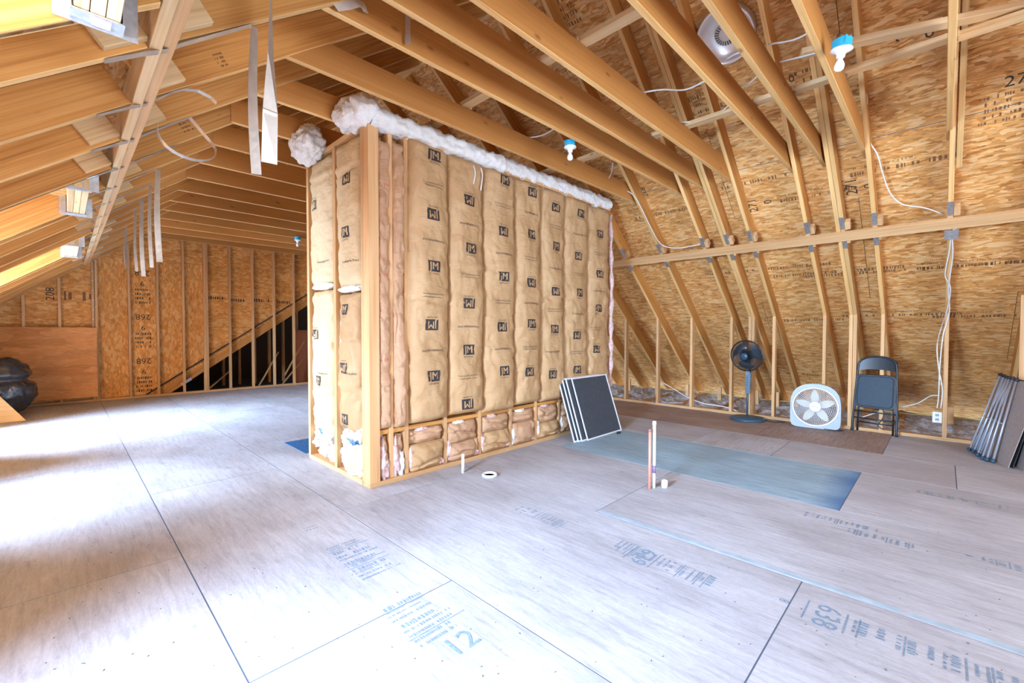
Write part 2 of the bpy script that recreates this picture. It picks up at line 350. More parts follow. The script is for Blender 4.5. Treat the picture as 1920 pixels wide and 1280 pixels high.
# ------------------------------------------------------------------ stamps (flat print)
def stamp(parent, mtx, items, mat, name='stamp'):
    """items: (kind, x, y, size, text) in a flat local frame"""
    V, Fc = [], []
    for it in items:
        if it[0] == 't': v, f = textdata(it[4], it[3]); v = [Vector((p.x+it[1], p.y+it[2], 0)) for p in v]
        else:
            _, x, y, w, h = it; v = [Vector((x-w/2, y-h/2, 0)), Vector((x+w/2, y-h/2, 0)), Vector((x+w/2, y+h/2, 0)), Vector((x-w/2, y+h/2, 0))]; f = [(0, 1, 2, 3)]
        b = len(V); V += v; Fc += [tuple(i+b for i in q) for q in f]
    return link(name, mesh(V, Fc), parent, mat, mtx=mtx)
def dashes(x0, y0, w, h, rows, seed, dens=.8):
    rr = random.Random(seed); out = []
    for r in range(rows):
        y = y0-r*h*1.6; x = x0
        while x < x0+w:
            ww = h*rr.uniform(.25, .8)
            if rr.random() < dens: out.append(('r', x+ww/2, y, ww*.55, h*rr.uniform(.6, 1)))
            x += ww
    return out
def frame(o, x, y):
    x = Vector(x).normalized(); y = Vector(y); y = (y-x*y.dot(x)).normalized(); z = x.cross(y)
    M = Matrix((x, y, z)).transposed().to_4x4(); M.translation = Vector(o); return M

# ================================================================== FLOOR
floor = struct('floor', 'weathered strand board subfloor of large sheets')
box('subfloor_deck', (2.52, 3.86, -.0165), (9.04, 13.72, .03), floor, SEAM, bev=0)
TH = .019
XA, XB, XC, XD, XE, XF, XK = .4425, 1.346, 2.569, 3.77, 4.945, 5.81, 7.04
def sheet(x0, x1, y0, y1, mat=FLOOR, dz=0.0):
    g = .0032
    c = ((x0+x1)/2, (y0+y1)/2, -TH/2+dz); L, w = y1-y0-2*g, x1-x0-2*g
    return box('floor_sheet', c, (L, w, TH), floor, mat, (0, 0, PI/2), 0)
cols = [(-2.0, -.78, [-3, -1.0, 1.44, 3.88, 6.3, 8.7, 10.72], {}), (-.78, XA, [-3, -1.9, .56, 3.005, 5.6, 8.2, 10.72], {}),
        (XA, XB, [-3, -.7, 1.739, 4.30, 6.5, 8.9, 10.72], {}), (XB, XC, [-3, -1.95, .4825, 2.97, 5.4, 7.85, 10.72], {}),
        (XC, XD, [-3, -.75, 1.70, 4.12, 6.5, 8.9, 10.72], {}), (XD, XE, [-3, -1.94, .4975, 2.95, 5.4, 7.8, 10.72], {2: FLOORB}),
        (XE, XF, [-3, -.1, 1.22, 2.03, 3.6, 6, 8.4, 10.72], {}), (XF, XK, [-3, -1.2, .42, 1.6, 2.9, 4.2, 6.6, 9, 10.72], {2: FLOORN, 3: FLOORN, 4: FLOORN})]
SHEETS = {}
for ci, (a, b, ys, spec) in enumerate(cols):
    for i in range(len(ys)-1):
        SHEETS[ci, i] = sheet(a, b, ys[i], ys[i+1], spec.get(i, FLOOR))
bl = box('blue_stain_board', (1.98, 4.93, .002), (.62, .54, .004), floor, plain('blue_stain', (.03, .13, .30), .6, vary=.3), bev=0, rot=(0, 0, PI/2))
for k in range(5):            # blue factory edge dye beside one long joint
    y0 = -2.3+.8*k; box('edge_dye', (XC+.030, y0+.4, .0004), (.78, .034, .0008), floor, EDYE, (0, 0, PI/2), 0)
# ink on the floor
def fprint(px, py, num, seed, rows, w=.14, flip=-1, big=.13):
    """mill print: short rows of type across the sheet, stacked along its length, number underneath"""
    p = at(px, py, 'Z', .0012); rr = random.Random(seed); it = []
    y = .10
    for r in range(rows):
        h = rr.choice((.014, .02, .032)); it += dashes(-w*.5, y, w*rr.uniform(.6, 1), h, 1, seed*50+r, .85)
        if rr.random() < .25: it.append(('r', 0, y+h*.9, w*1.1, .005))
        y += h*1.5+.008
    if num: it += [('t', 0, 0, big, num), ('r', 0, -.075, w*1.2, .006), ('r', 0, .07, w*1.2, .006), ('t', .0, -.16, .06, '8')]
    if num == '12': it = it[:-3]
    stamp(floor, frame(p, (flip, 0, 0), (0, flip, 0)), it, INKB, 'floor_print')
fprint(1548, 1155, '638', 3, 15); fprint(1205, 1043, '639', 1, 9); fprint(1130, 1010, '', 2, 7); fprint(955, 945, '', 5, 10, .11); fprint(1480, 955, '', 7, 12, .09); fprint(1555, 985, '', 8, 10, .09); fprint(1690, 915, '', 9, 13, .08)
fprint(1770, 1030, '', 10, 8, .08); fprint(735, 1085, '', 11, 11, .22, 1); fprint(865, 1205, '12', 12, 9, .26, 1, .15); fprint(600, 1000, '', 13, 2, .1, 1)
# small crumbs of debris lying on the floor
dv, df = [], []
for i in range(170):
    px, py = random.uniform(60, 1900), random.choice((random.uniform(840, 1275), random.uniform(1000, 1275)))
    p = at(px, py, 'Z', .002); s = random.uniform(.0025, .007)
    if -1.2 < p.x < 6.9 and not (1.6 < p.x < 5.2 and p.y > 3.15):
        a = random.uniform(0, PI); b = len(dv); dx, dy = math.cos(a)*s, math.sin(a)*s
        dv += [(p.x-dx, p.y-dy, .0005), (p.x+dx, p.y+dy, .0005), (p.x+dy*.5, p.y-dx*.5, .0005), (p.x, p.y, .004)]; df += [(b, b+2, b+3), (b+2, b+1, b+3), (b+1, b, b+3)]
tag(link('sawdust_crumbs', mesh(dv, df), None, plain('brown_crumbs', (.13, .07, .045), .9)), 'tiny brown crumbs scattered over the floor boards', 'debris', None, 'stuff')

# ================================================================== ROOF (left slope, right slope, ties)
SL, SR = .755, .83
LX0, LZ0 = .302, 2.418       # rafter underside reference, left
RX0, RZ0 = 7.07, 1.44        # rafter underside reference, right
def zl(x): return LZ0+SL*(x-LX0)
def zr(x): return RZ0+SR*(RX0-x)
NL = Vector((-SL, 0, 1)).normalized(); NR = Vector((SR, 0, 1)).normalized()
DL, DR = .185, .184
RIDX = (RZ0+SR*RX0-LZ0+SL*LX0)/(SL+SR); RIDZ = zl(RIDX)
roofL = struct('ceiling_left', 'left roof slope of rafters under strand board')
roofR = struct('ceiling_right', 'right roof slope of strand board on rafters')
# --- left rafters
LY = [-2.6, -1.98, -1.36, -.74, -.12, .50, 1.08, 1.70, 2.315, 2.93, 3.54, 4.18, 4.79, 5.40, 6.02, 6.62, 7.22, 7.82, 8.42, 9.02, 9.62, 10.22, 10.62]
def indorm(y): return any(a-.0 < y < b for a, b in DORMERS)
def rafterL(y, x0, x1, name='rafter', mat=RAFT, w=.04):
    a = Vector((x0, y, zl(x0)))+NL*DL/2; b = Vector((x1, y, zl(x1)))+NL*DL/2
    return lumber(name, a, b, w, DL, NL, roofL, mat)
for y in LY:
    rafterL(y, LX0+.045, RIDX-.02)
    if not indorm(y): rafterL(y, -1.95, LX0-.045)
    else: rafterL(y, .155, LX0-.045)
for a, b in DORMERS:                      # doubled trimmers and three-ply headers in steel hangers
    for y in (a-.02, b+.02): rafterL(y, -1.95, LX0-.045, 'trimmer', RAFT)
    for k in range(3):
        x = .055+k*.036; z = zl(.04)+.005
        box('header_ply', (x, (a+b)/2, z+.115), (.034, b-a-.008, .23), roofL, PINE)
    for y, s in ((a+.004, 1), (b-.004, -1)):
        h = link('beam_hanger', None, roofL); z = zl(.04)
        box('hanger_seat', (.092, y+s*.035, z-.0005), (.125, .07, .004), h, GALV, bev=0)
        box('hanger_side', (.031, y+s*.035, z+.07), (.004, .07, .14), h, GALV, bev=0)
        box('hanger_side', (.151, y+s*.035, z+.07), (.004, .07, .14), h, GALV, bev=0)
        box('hanger_flange', (.092, y+s*.002, z+.07), (.2, .003, .16), h, GALV, bev=0)
    if a < 1: box('hanger_label', (.10, b-.04, zl(.04)-.004), (.045, .05, .002), roofL, plain('red_white_label', (.75, .45, .42), .5, vary=.5, scale=50), bev=0)
# --- two-ply beam under the left slope
for k, (dx, mt) in enumerate(((-.022, PINE), (.022, STUD))):
    box('beam_ply', (LX0+dx, 4.2, LZ0+.11-.012+dx*.5), (.04, 13.0, .23), roofL, mt)
for i, y in enumerate(LY):
    if y < .9: continue
    for s in (-1, 1):                     # short scab blocks beside the beam
        if (i+s) % 4 == 0 or (s < 0 and indorm(y)): continue
        x0, x1 = (LX0+.05, LX0+.17) if s > 0 else (LX0-.18, LX0-.05)
        a = Vector((x0, y-.042, zl(x0)+.03))+NL*.06; b = Vector((x1, y-.042, zl(x1)+.03))+NL*.06
        lumber('scab_block', a, b, .038, .13, NL, roofL, PINE)
ridge = lumber('ridge_board', (RIDX, -2.9, RIDZ+.14), (RIDX, 10.8, RIDZ+.14), .04, .30, (0, 0, 1), roofL, RAFT)
# --- sheathing, as sheets of their own
def slopesheet(parent, side, x0, x1, y0, y1, mat):
    z = zl if side < 0 else zr; N = NL if side < 0 else NR; D = DL if side < 0 else DR
    a, b = Vector((x0, 0, z(x0))), Vector((x1, 0, z(x1))); up = (b-a).normalized(); w = (b-a).length-.004; L = y1-y0-.004
    c = (a+b)/2+N*(D+.007)+Vector((0, (y0+y1)/2, 0))
    M = frame(c, (0, 1, 0), up); return link('sheathing_panel', boxmesh(L, w, .012, .001, mat.name), parent, mat, mtx=M)
rows = [(2.35, RIDX), (1.40, 2.35), (.45, 1.40)]
for ri, (a, b) in enumerate(rows):
    y = -3.0+(ri % 2)*1.22
    if ri % 2: slopesheet(roofL, -1, a, b, -3.0, y, OSB)
    while y < 10.8: slopesheet(roofL, -1, a, b, y, min(y+2.44, 10.8), OSB); y += 2.44
segs = [-3.0]+[v for d in DORMERS for v in d]+[10.8]
for i in range(0, len(segs), 2):
    for a, b in ((-.5, .45), (-1.98, -.5)): slopesheet(roofL, -1, a, b, segs[i], segs[i+1], OSB)
for a, b in DORMERS: slopesheet(roofL, -1, .03, .45, a, b, OSB)
RS = {}
RB = [(RIDX, 3.9), (3.9, 4.84), (4.84, 5.776), (5.776, 6.96), (6.96, 7.89), (7.89, 9.0)]
for ri, (a, b) in enumerate(RB):
    y = -3.0-(ri % 2)*1.22
    while y < 10.8:
        y0 = max(y, -3.0); RS[ri, round(y0, 1)] = slopesheet(roofR, 1, a, b, y0, min(y+2.44, 10.8), OSB); y += 2.44
def skyblock(parent, side, x0, x1, y0, y1):
    o = slopesheet(parent, side, x0, x1, y0, y1, DARK); o.name = 'roof_sky_block'; o.matrix_basis = Matrix.Translation((NL if side < 0 else NR)*.016) @ o.matrix_basis  # dark backing added to stop sky light leaking through the panel joints
skyblock(roofR, 1, RIDX, 9.1, -3, 10.8); skyblock(roofL, -1, .03, RIDX, -3, 10.8)
for i in range(0, len(segs), 2): skyblock(roofL, -1, -1.98, .03, segs[i], segs[i+1])
def rpt(x, y, lift=.0): return Vector((x, y, zr(x)))+NR*(DR-lift)
lumber('chalk_line', rpt(5.27, -2.9, -.0006), rpt(5.27, 10.5, -.0006), .006, .0008, NR, roofR, SEAM, 0)
# --- right rafters
RYS = [4.66+.6*k for k in range(10)][::-1]+[4.06, 3.455, 2.88, 2.28, 1.98, 2.02, 1.71, 1.12, .80, .84, .53, -.03, -.62, -1.2, -1.8, -2.4]
for y in RYS:
    for (x0, x1) in ((RIDX+.02, 6.03), (6.075, 8.98)):
        a = Vector((x0, y, zr(x0)))+NR*DR/2; b = Vector((x1, y, zr(x1)))+NR*DR/2
        lumber('rafter', a, b, .038, DR, NR, roofR, RAFT)
# doubled rafter tails hung beside the nearest rafter
a = Vector((4.0, -.075, zr(4.0)))+NR*.07; b = Vector((5.55, -.075, zr(5.55)))+NR*.07
lumber('sister_rafter', a, b, .038, .17, NR, roofR, RAFT)
# --- purlin strip across the right rafters, with splice straps and blocks
PX = 6.02
pc = Vector((PX, 0, zr(PX)))
tang = Vector((1, 0, -SR)).normalized()
lumber('purlin', pc-NR*.022+Vector((0, -2.95, 0)), pc-NR*.022+Vector((0, 10.6, 0)), .105, .04, NR, roofR, STUD)
lumber('purlin_edge_strip', pc+tang*.055-NR*.030+Vector((0, -2.95, 0)), pc+tang*.055-NR*.030+Vector((0, 10.6, 0)), .006, .03, NR, roofR, PINE)
for i, y in enumerate(RYS):
    if y > 6.5 or y in (2.02, .84): continue
    for t0, t1, nm in ((-.24, -.07, 'splice_strap'), (.075, .20, 'splice_strap')):
        p0, p1 = pc+tang*t0, pc+tang*t1
        p0.y = p1.y = y
        lumber(nm, p0-NR*.002, p1-NR*.002, .042, .003, NR, roofR, GALV, 0)
        lumber('splice_strap_side', p0-Vector((0, .0205, 0))+NR*.03, p1-Vector((0, .0205, 0))+NR*.03, .002, .06, NR, roofR, GALV, 0)
    q = pc-tang*.115+NR*.03; q.y = y-.045
    lumber('toe_block', q-tang*.045, q+tang*.045, .045, .075, NR, roofR, STUD)
    q = pc+tang*.10+NR*.03; q.y = y-.036
    lumber('toe_block', q-tang*.03, q+tang*.03, .03, .06, NR, roofR, STUD)
for y in (1.675, 1.085):
    q = pc-tang*.15-NR*.02; q.y = y; lumber('bent_strap', q-tang*.12, q+tang*.05, .05, .003, (0, 1, .2), roofR, GALV, 0)
# --- collar ties with blocking on top
ties = struct('ceiling', 'level collar ties spanning between both roof slopes')
ZJ = 2.945; DJ = .20
JY = [2.92, 2.335, 2.07, 1.75, 1.149, .876, .546, -.03, -.66, -1.25, -1.9, -2.5]+[2.92+.613*k for k in range(1, 13)]
for y in JY:
    xa, xb = LX0+(ZJ-LZ0)/SL, 5.50
    zt = ZJ+DJ
    poly = [(xa-.02, ZJ), (xb, ZJ), (xb, min(zt, zr(xb)+DR/NR.z-.004)), (xb-.30, zt), (xa+DJ/SL-.02, zt)]
    poly = [(xa-.02, ZJ), (RX0-(ZJ-RZ0)/SR+.26, ZJ), (RX0-(zt-RZ0)/SR+.26, zt), (xa+(DJ-.2)/SL-.02, zt)]
    n = 4; w = .038
    vs = [(px-3.2, yy, pz-ZJ-DJ/2) for yy in (-w/2, w/2) for px, pz in poly]
    fs = [(0, 1, 2, 3), (7, 6, 5, 4)]+[(i, i+4, (i+1) % 4+4, (i+1) % 4) for i in range(4)]
    bm = bmesh.new(); me0 = mesh(vs, fs); bm.from_mesh(me0); bmesh.ops.bevel(bm, geom=bm.edges[:], offset=.003, segments=1, affect='EDGES')
    yy = y+.0
    if min(abs(yy-v) for v in LY) < .042 or min(abs(yy-v) for v in RYS) < .040: yy += .022
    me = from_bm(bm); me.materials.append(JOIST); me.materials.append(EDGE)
    for p in me.polygons: p.material_index = 1 if p.normal.z < -.6 else 0  # paler underside paints in light bounced up from the floor
    link('collar_tie', me, ties, None, (3.2, yy, ZJ+DJ/2))
js = sorted(JY)
for x in (2.42, 4.08):
    for k in range(len(js)-1):
        if js[k+1]-js[k] > .2: lumber('tie_block', (x+(k % 2)*.02, js[k]-.01, zt+.019), (x+(k % 2)*.02, js[k+1]+.03, zt+.019), .085, .036, (0, 0, 1), ties, PINE)
lumber('diagonal_brace', (3.66, .75, 3.20), (4.35, -.95, 3.22), .085, .036, (0, 0, 1), ties, PINE)
# --- stamps on the roof boards
def rstamp(px, py, items, mat, upv=-1, rot=0):
    p = onplane(px, py, Vector((RX0, 0, RZ0))+NR*(DR-.0008), NR); up = Vector((-1, 0, SR)).normalized()
    xx = Vector((0, upv, 0)); yy = up*(-upv) if upv > 0 else up
    M = frame(p, xx, yy) if upv < 0 else frame(p, (0, 1, 0), -up)
    if rot: M = M @ Matrix.Rotation(rot, 4, 'Z')
    stamp(roofR, M, items, mat, 'board_print')
for k, (px, py, s) in enumerate(((1430, 505, 1.5), (1560, 510, 1.3), (1700, 505, 2.0), (1850, 495, 1.0), (1500, 600, 1.0), (1690, 590, 1.2), (1850, 592, 1.0), (1240, 400, .8), (1480, 700, .8), (1390, 345, .9), (1530, 365, .7), (1690, 310, .8))):
    rstamp(px, py, dashes(-s/2, .0, s, .05, 1, 100+k, .75)+dashes(-s/2, .07, s*.6, .022, 1, 200+k, .6), INKF)
rstamp(1412, 385, [('t', 0, 0, .13, '271')], INKK, rot=PI/2); rstamp(1597, 350, [('t', 0, 0, .14, '271')], INKK, rot=PI/2)
rstamp(1440, 378, [('t', 0, 0, .12, '0')], INKK, rot=PI/2); rstamp(1630, 348, [('t', 0, 0, .12, '0')], INKK, rot=PI/2)
rstamp(1697, 66, [('t', 0, 0, .15, '2')], INKK, rot=PI/2); rstamp(1743, 61, [('t', 0, 0, .13, '0')], INKK); rstamp(1905, 150, [('t', 0, 0, .13, '27')], INKK)
rstamp(1208, 360, [('t', 0, 0, .10, '268')], INKK, rot=PI/2); rstamp(1484, 148, [('t', 0, 0, .10, '0')], INKK, rot=0); rstamp(1045, 28, dashes(-.2, .1, .4, .05, 4, 77), INKF); rstamp(1310, 200, dashes(-.25, .1, .45, .05, 3, 78), INKF)
rstamp(1900, 215, dashes(-.2, .2, .25, .035, 5, 79, .5), INKF); rstamp(1510, 143, dashes(-.25, .05, .4, .05, 3, 80), INKF)
def lface(px, py, Y, items):
    p = at(px, py, 'Y', Y); stamp(roofL, frame(p, (1, 0, SL), (-SL, 0, 1)), items, INKK, 'lumber_print')
lface(415, 112, 2.91-.001, dashes(-.03, .03, .05, .012, 4, 31)); lface(350, 240, 3.519, dashes(-.03, .03, .06, .014, 3, 32))

# ================================================================== PARTITION WALLS with insulation
PWX, PWY, PTOP, PEND = 1.68, 3.215, 2.86, 5.17
wallR = struct('wall_inner_right', 'long insulated stud partition with kraft faced batts')
wallL = struct('wall_inner_left', 'short insulated stud partition beside the corner post')
D6 = .14
box('bottom_plate', ((PWX+PEND)/2, PWY+D6/2, .019), (PEND-PWX, D6, .038), wallR, STUD)
box('top_plate', ((PWX+PEND)/2, PWY+D6/2, PTOP+.019), (PEND-PWX, D6, .038), wallR, STUD)
box('corner_post', (PWX+.0445, PWY+.045, (.038+PTOP)/2), (.089, .09, PTOP-.038), wallR, STUD)
SX = [1.885, 2.03, 2.437, 2.855, 3.285, 3.69, 4.11, 4.61, 5.13]
for x in SX: box('stud', (x, PWY+D6/2+.012, (.038+PTOP)/2), (.038, D6-.024, PTOP-.038), wallR, STUD)
XS = [PWX+.089]+SX
for i in range(len(XS)-1):
    a, b = XS[i]+(.019 if i else 0), XS[i+1]-.019
    box('fire_block', ((a+b)/2, PWY+D6/2+.012, .425), (b-a, D6-.03, .036), wallR, RAFT)
box('back_sheathing', ((PWX+.2+PEND)/2, PWY+D6+.008, 1.45), (PEND-PWX-.2, .012, 2.84), wallR, OSBW)
LE = 4.45
box('bottom_plate', (PWX+D6/2, (PWY+.1+LE)/2, .019), (D6, LE-PWY-.1, .038), wallL, STUD)
box('top_plate', (PWX+D6/2, (PWY+.1+LE)/2, PTOP+.019), (D6, LE-PWY-.1, .038), wallL, STUD)
for y, w in ((4.43, .05), (3.838, .05), (3.325, .038)): box('stud', (PWX+D6/2, y, (.038+PTOP)/2), (D6, w, PTOP-.038), wallL, STUD)
box('back_sheathing', (PWX+D6+.008, (PWY+.16+LE)/2, 1.45), (.012, LE-PWY-.16, 2.84), wallL, OSBW)

class Batt:
    def __init__(s, parent, origin, w, h, rz, bulge, seed, mat, folds=(), rough=1.0, name='insulation_batt', nu=26, nv=None):
        s.o, s.w, s.h, s.rz, s.b, s.seed, s.folds, s.rough = Vector(origin), w, h, rz, bulge, seed, folds, rough
        s.M = Matrix.Translation(s.o) @ Matrix.Rotation(rz, 4, 'Z')
        nv = nv or max(24, int(h*46)); vs, fs = [], []
        for j in range(nv+1):
            for i in range(nu+1): vs.append(s.pt(w*i/nu, h*j/nv))
        for j in range(nv):
            for i in range(nu): a = j*(nu+1)+i; fs.append((a, a+1, a+nu+2, a+nu+1))
        n0 = len(vs); ring = [i for i in range(nu+1)]+[j*(nu+1)+nu for j in range(1, nv+1)]+[nv*(nu+1)+i for i in range(nu-1, -1, -1)]+[j*(nu+1) for j in range(nv-1, 0, -1)]
        vs += [(vs[k][0], .03, vs[k][2]) for k in ring]; R = len(ring)
        fs += [(ring[k], n0+k, n0+(k+1) % R, ring[(k+1) % R]) for k in range(R)]+[tuple(range(n0, n0+R))]
        s.ob = link(name, mesh(vs, fs, smooth=True), parent, mat, mtx=s.M)
    def depth(s, x, z):
        u, v = x/s.w, z/s.h
        e = max(0, 1-abs(2*u-1)**3.2)**.6
        ez = min(1, min(z, s.h-z)/.05+.25)
        d = s.b*e*ez
        for f in s.folds:
            d -= .020*math.exp(-((z-f-.02*math.sin(u*5+s.seed))/.012)**2)*(.4+e); d += .008*math.exp(-((z-f-.03)/.03)**2)
        q = s.seed*7.3
        big = noise.noise(Vector((x*3.5+q, z*1.7, q)))
        wr = noise.noise(Vector((x*7+z*2.4+q, z*9-x*3, q)))
        cre = abs(noise.noise(Vector((x*5-z*3+q*2, z*5+x*6, 3))))
        pin = abs(2*u-1)**2
        w2 = noise.noise(Vector((x*16-z*7+q, z*15+x*9, q+4)))
        d += (.016*big+.015*wr*(.35+pin)+.006*w2*(.3+pin)-.016*max(0, .12-cre)*8*(.2+.8*pin))*s.rough*(.3+e)
        return d
    def pt(s, x, z, lift=0): return (x+.010*s.rough*noise.noise(Vector((z*2.2+s.seed*3, 1, x*.5)))*(1 if abs(x/s.w-.5) > .48 else .6), -s.depth(x, z)-lift, z)
    def local(s, P): return s.M.inverted() @ Vector(P)
def logo(b, P, up=True, s=.132):
    q = b.local(P); sg = 1 if up else -1; V, Fc, MI = [], [], []
    def put(x, y, lift): return b.pt(min(max(q.x+sg*x*s, .004), b.w-.004), q.z+sg*y*s, lift)
    n = 10
    def patch(x0, x1, y0, y1, nx, ny, lift, m, sk=0):
        o = len(V)
        for j in range(ny+1):
            for i in range(nx+1):
                y = y0+(y1-y0)*j/ny; V.append(put(x0+(x1-x0)*i/nx+sk*y, y, lift))
        for j in range(ny):
            for i in range(nx): a = o+j*(nx+1)+i; Fc.append((a, a+1, a+nx+2, a+nx+1)); MI.append(m)
    patch(-.48, .5, -.30, .42, 8, 8, .0022, 0)
    def txt(t, size, cx, cy, lift, m, bold=0):
        v, f = textdata(t, size); o = len(V)
        for p in v: V.append(put(p.x+cx, p.y+cy, lift))
        for k in f: Fc.append(tuple(i+o for i in k)); MI.append(m)
    for dx in (-.012, .012): txt('JM', .70, .0+dx, .05, .0042, 1)
    txt('Johns Manville', .145, 0, -.43, .003, 0)
    link('printed_logo', mesh(V, Fc, mi=MI), b.ob, [LOGO, b.ob.data.materials[0]])
def battext(b, P, t, size, up=True, arc=0, mat=None):
    q = b.local(P); sg = 1 if up else -1; v, f = textdata(t, size)
    V = [b.pt(min(max(q.x+sg*p.x, .004), b.w-.004), q.z+sg*(p.y+arc*(p.x/.1)**2), .003) for p in v]
    link('printed_text', mesh(V, f), b.ob, mat or LOGO)
# upper batts of the long wall
UB = [2.045, 2.451, 2.872, 3.305, 3.713, 4.136, 4.605, 5.10]
FOLDS = [(1.05,), (1.33,), (1.42,), (1.22,), (1.16,), (), (1.02,)]
BZ = .46
BB = []
for i in range(7):
    x0, x1 = UB[i]+.004, UB[i+1]-.004
    BB.append(Batt(wallR, (x0, PWY+.012, BZ+(.0, .02, -.015, .01, .0, .03, .0)[i]), x1-x0, (2.40, 2.37, 2.40, 2.38, 2.39, 2.36, 2.38)[i], 0, .078, i+1, KRAFT, FOLDS[i], 1.3))
LG = [[(813, 294, 1), (810, 401, 0), (811, 501, 1), (808, 607, 0), (811, 706, 1)], [(877, 375, 0), (880, 468, 1), (877, 567, 0), (878, 657, 1), (874, 755, 0)],
      [(944, 340, 1), (941, 433, 0), (942, 520, 1), (941, 611, 0), (942, 696, 1)], [(996, 360, 0), (995, 441, 1), (994, 529, 0), (993, 608, 1), (990, 695, 0)],
      [(1041, 388, 0), (1042, 463, 1), (1040, 545, 0), (1038, 618, 1), (1034, 700, 0)], [(1087, 402, 1), (1083, 479, 0), (1083, 550, 1), (1080, 627, 0), (1080, 694, 1)],
      [(1123, 440, 1), (1121, 513, 0), (1120, 579, 1), (1117, 653, 0)]]
for b, ls in zip(BB, LG):
    for k, (px, py, up) in enumerate(ls):
        P = at(px, py, 'Y', PWY-.045); logo(b, P, bool(up))
        if k+1 < len(ls):
            P2 = at(ls[k+1][0], ls[k+1][1], 'Y', PWY-.045); M = (P+P2)/2
            if (k+LG.index(ls)) % 2: battext(b, M, 'Formaldehyde-free', .030, bool(up), .004)
            else:
                battext(b, M+Vector((0, 0, .012)), 'Thermal and Sound Control', .020, bool(up)); battext(b, M-Vector((0, 0, .014)), '\u2022 Formaldehyde-free insulation \u2022', .017, bool(up))
# narrow crumpled batts next to the corner post
nb = Batt(wallR, (1.775, PWY+.03, .455), .105, 2.32, 0, .040, 21, KRAFTR, (.35, .9, 1.3), 1.6, nu=18)
for k, py in enumerate((345, 515, 675)):
    P = at(722, py, 'Y', PWY-.02)
    for j in range(5): battext(nb, P+Vector((0, 0, -.06-.03*j)), '____________', .016, True, 0, INKR)
    battext(nb, P, 'R-19', .045, True, 0, INKR)
Batt(wallR, (1.905, PWY+.03, .455), .105, 2.34, 0, .045, 22, KRAFTR, (.5, 1.1, 1.35, 1.9), 1.8, nu=18)
def blob(name, parent, c, r, mat, seed, amp=.35, sub=4, freq=None):
    freq = freq or 1.9/(sum(r)/3)
    bm = bmesh.new(); bmesh.ops.create_icosphere(bm, subdivisions=sub, radius=1)
    for v in bm.verts:
        n = v.co.normalized(); q = Vector((n.x*r[0], n.y*r[1], n.z*r[2]))
        k = noise.fractal(q*freq+Vector((seed*5.1, seed, 0)), .75, 2.1, 5)
        v.co = q*(1+amp*k)
    return link(name, from_bm(bm, True), parent, mat, c)
# lower row: crumpled batts in every bay
for i in range(len(XS)-1):
    a, b = XS[i]+.02, XS[i+1]-.02; w = b-a
    if w > .2:
        hb = .19+.03*((i*7) % 3-1)
        b1 = Batt(wallR, (a+.012, PWY+.03, .045), w-.02, hb, 0, .055, 40+i, KRAFTR if i % 2 else KRAFT, (.05,), 1.9, nu=22, nv=20)
        b2 = Batt(wallR, (a+.008, PWY+.04, .05+hb), w-.03, .345-hb, 0, .05, 60+i, KRAFTR, (.08,), 2.2, nu=22, nv=16)
        if i in (3, 4): battext(b2 if i == 3 else b1, (a+w*.6, PWY, .05+hb+(.10 if i == 3 else -.13)), 'R-19', .055, False, 0, INKR)
        for j in range(3): battext(b1, (a+w*.5, PWY, .08+.03*j), '_________', .022, True, 0, INKR)
        blob('fibre_tuft', wallR, (a+.02, PWY+.045, .15), (.028, .035, .09), PFLUFF if i < 5 else WFLUFF, i)
        blob('fibre_tuft', wallR, (b-.03, PWY+.045, .07), (.05, .03, .03), PFLUFF, i+30)
        blob('fibre_tuft', wallR, (a+w*.35, PWY+.035, .395), (.06, .03, .018), WFLUFF if i % 2 else PFLUFF, i+50)
    else:
        blob('fibre_tuft', wallR, (a+.02, PWY+.045, .20), (.025, .045, .17), PFLUFF, i+70, .4); blob('fibre_tuft', wallR, (b-.03, PWY+.05, .14), (.03, .045, .12), WFLUFF if i else PFLUFF, i+71, .4)
        Batt(wallR, (a+.02, PWY+.05, .05), w-.03, .33, 0, .03, 80+i, KRAFTR, (.1, .2), 2.5, nu=14, nv=20)
tube('fibre_edge', [(5.145, PWY-.01, .50), (5.15, PWY-.03, .9), (5.165, PWY-.015, 1.3), (5.15, PWY-.03, 1.8), (5.16, PWY-.01, 2.3), (5.15, PWY-.005, 2.80)], [.03+.012*math.sin(k*1.7) for k in range(31)], wallR, PFLUFF, 10)
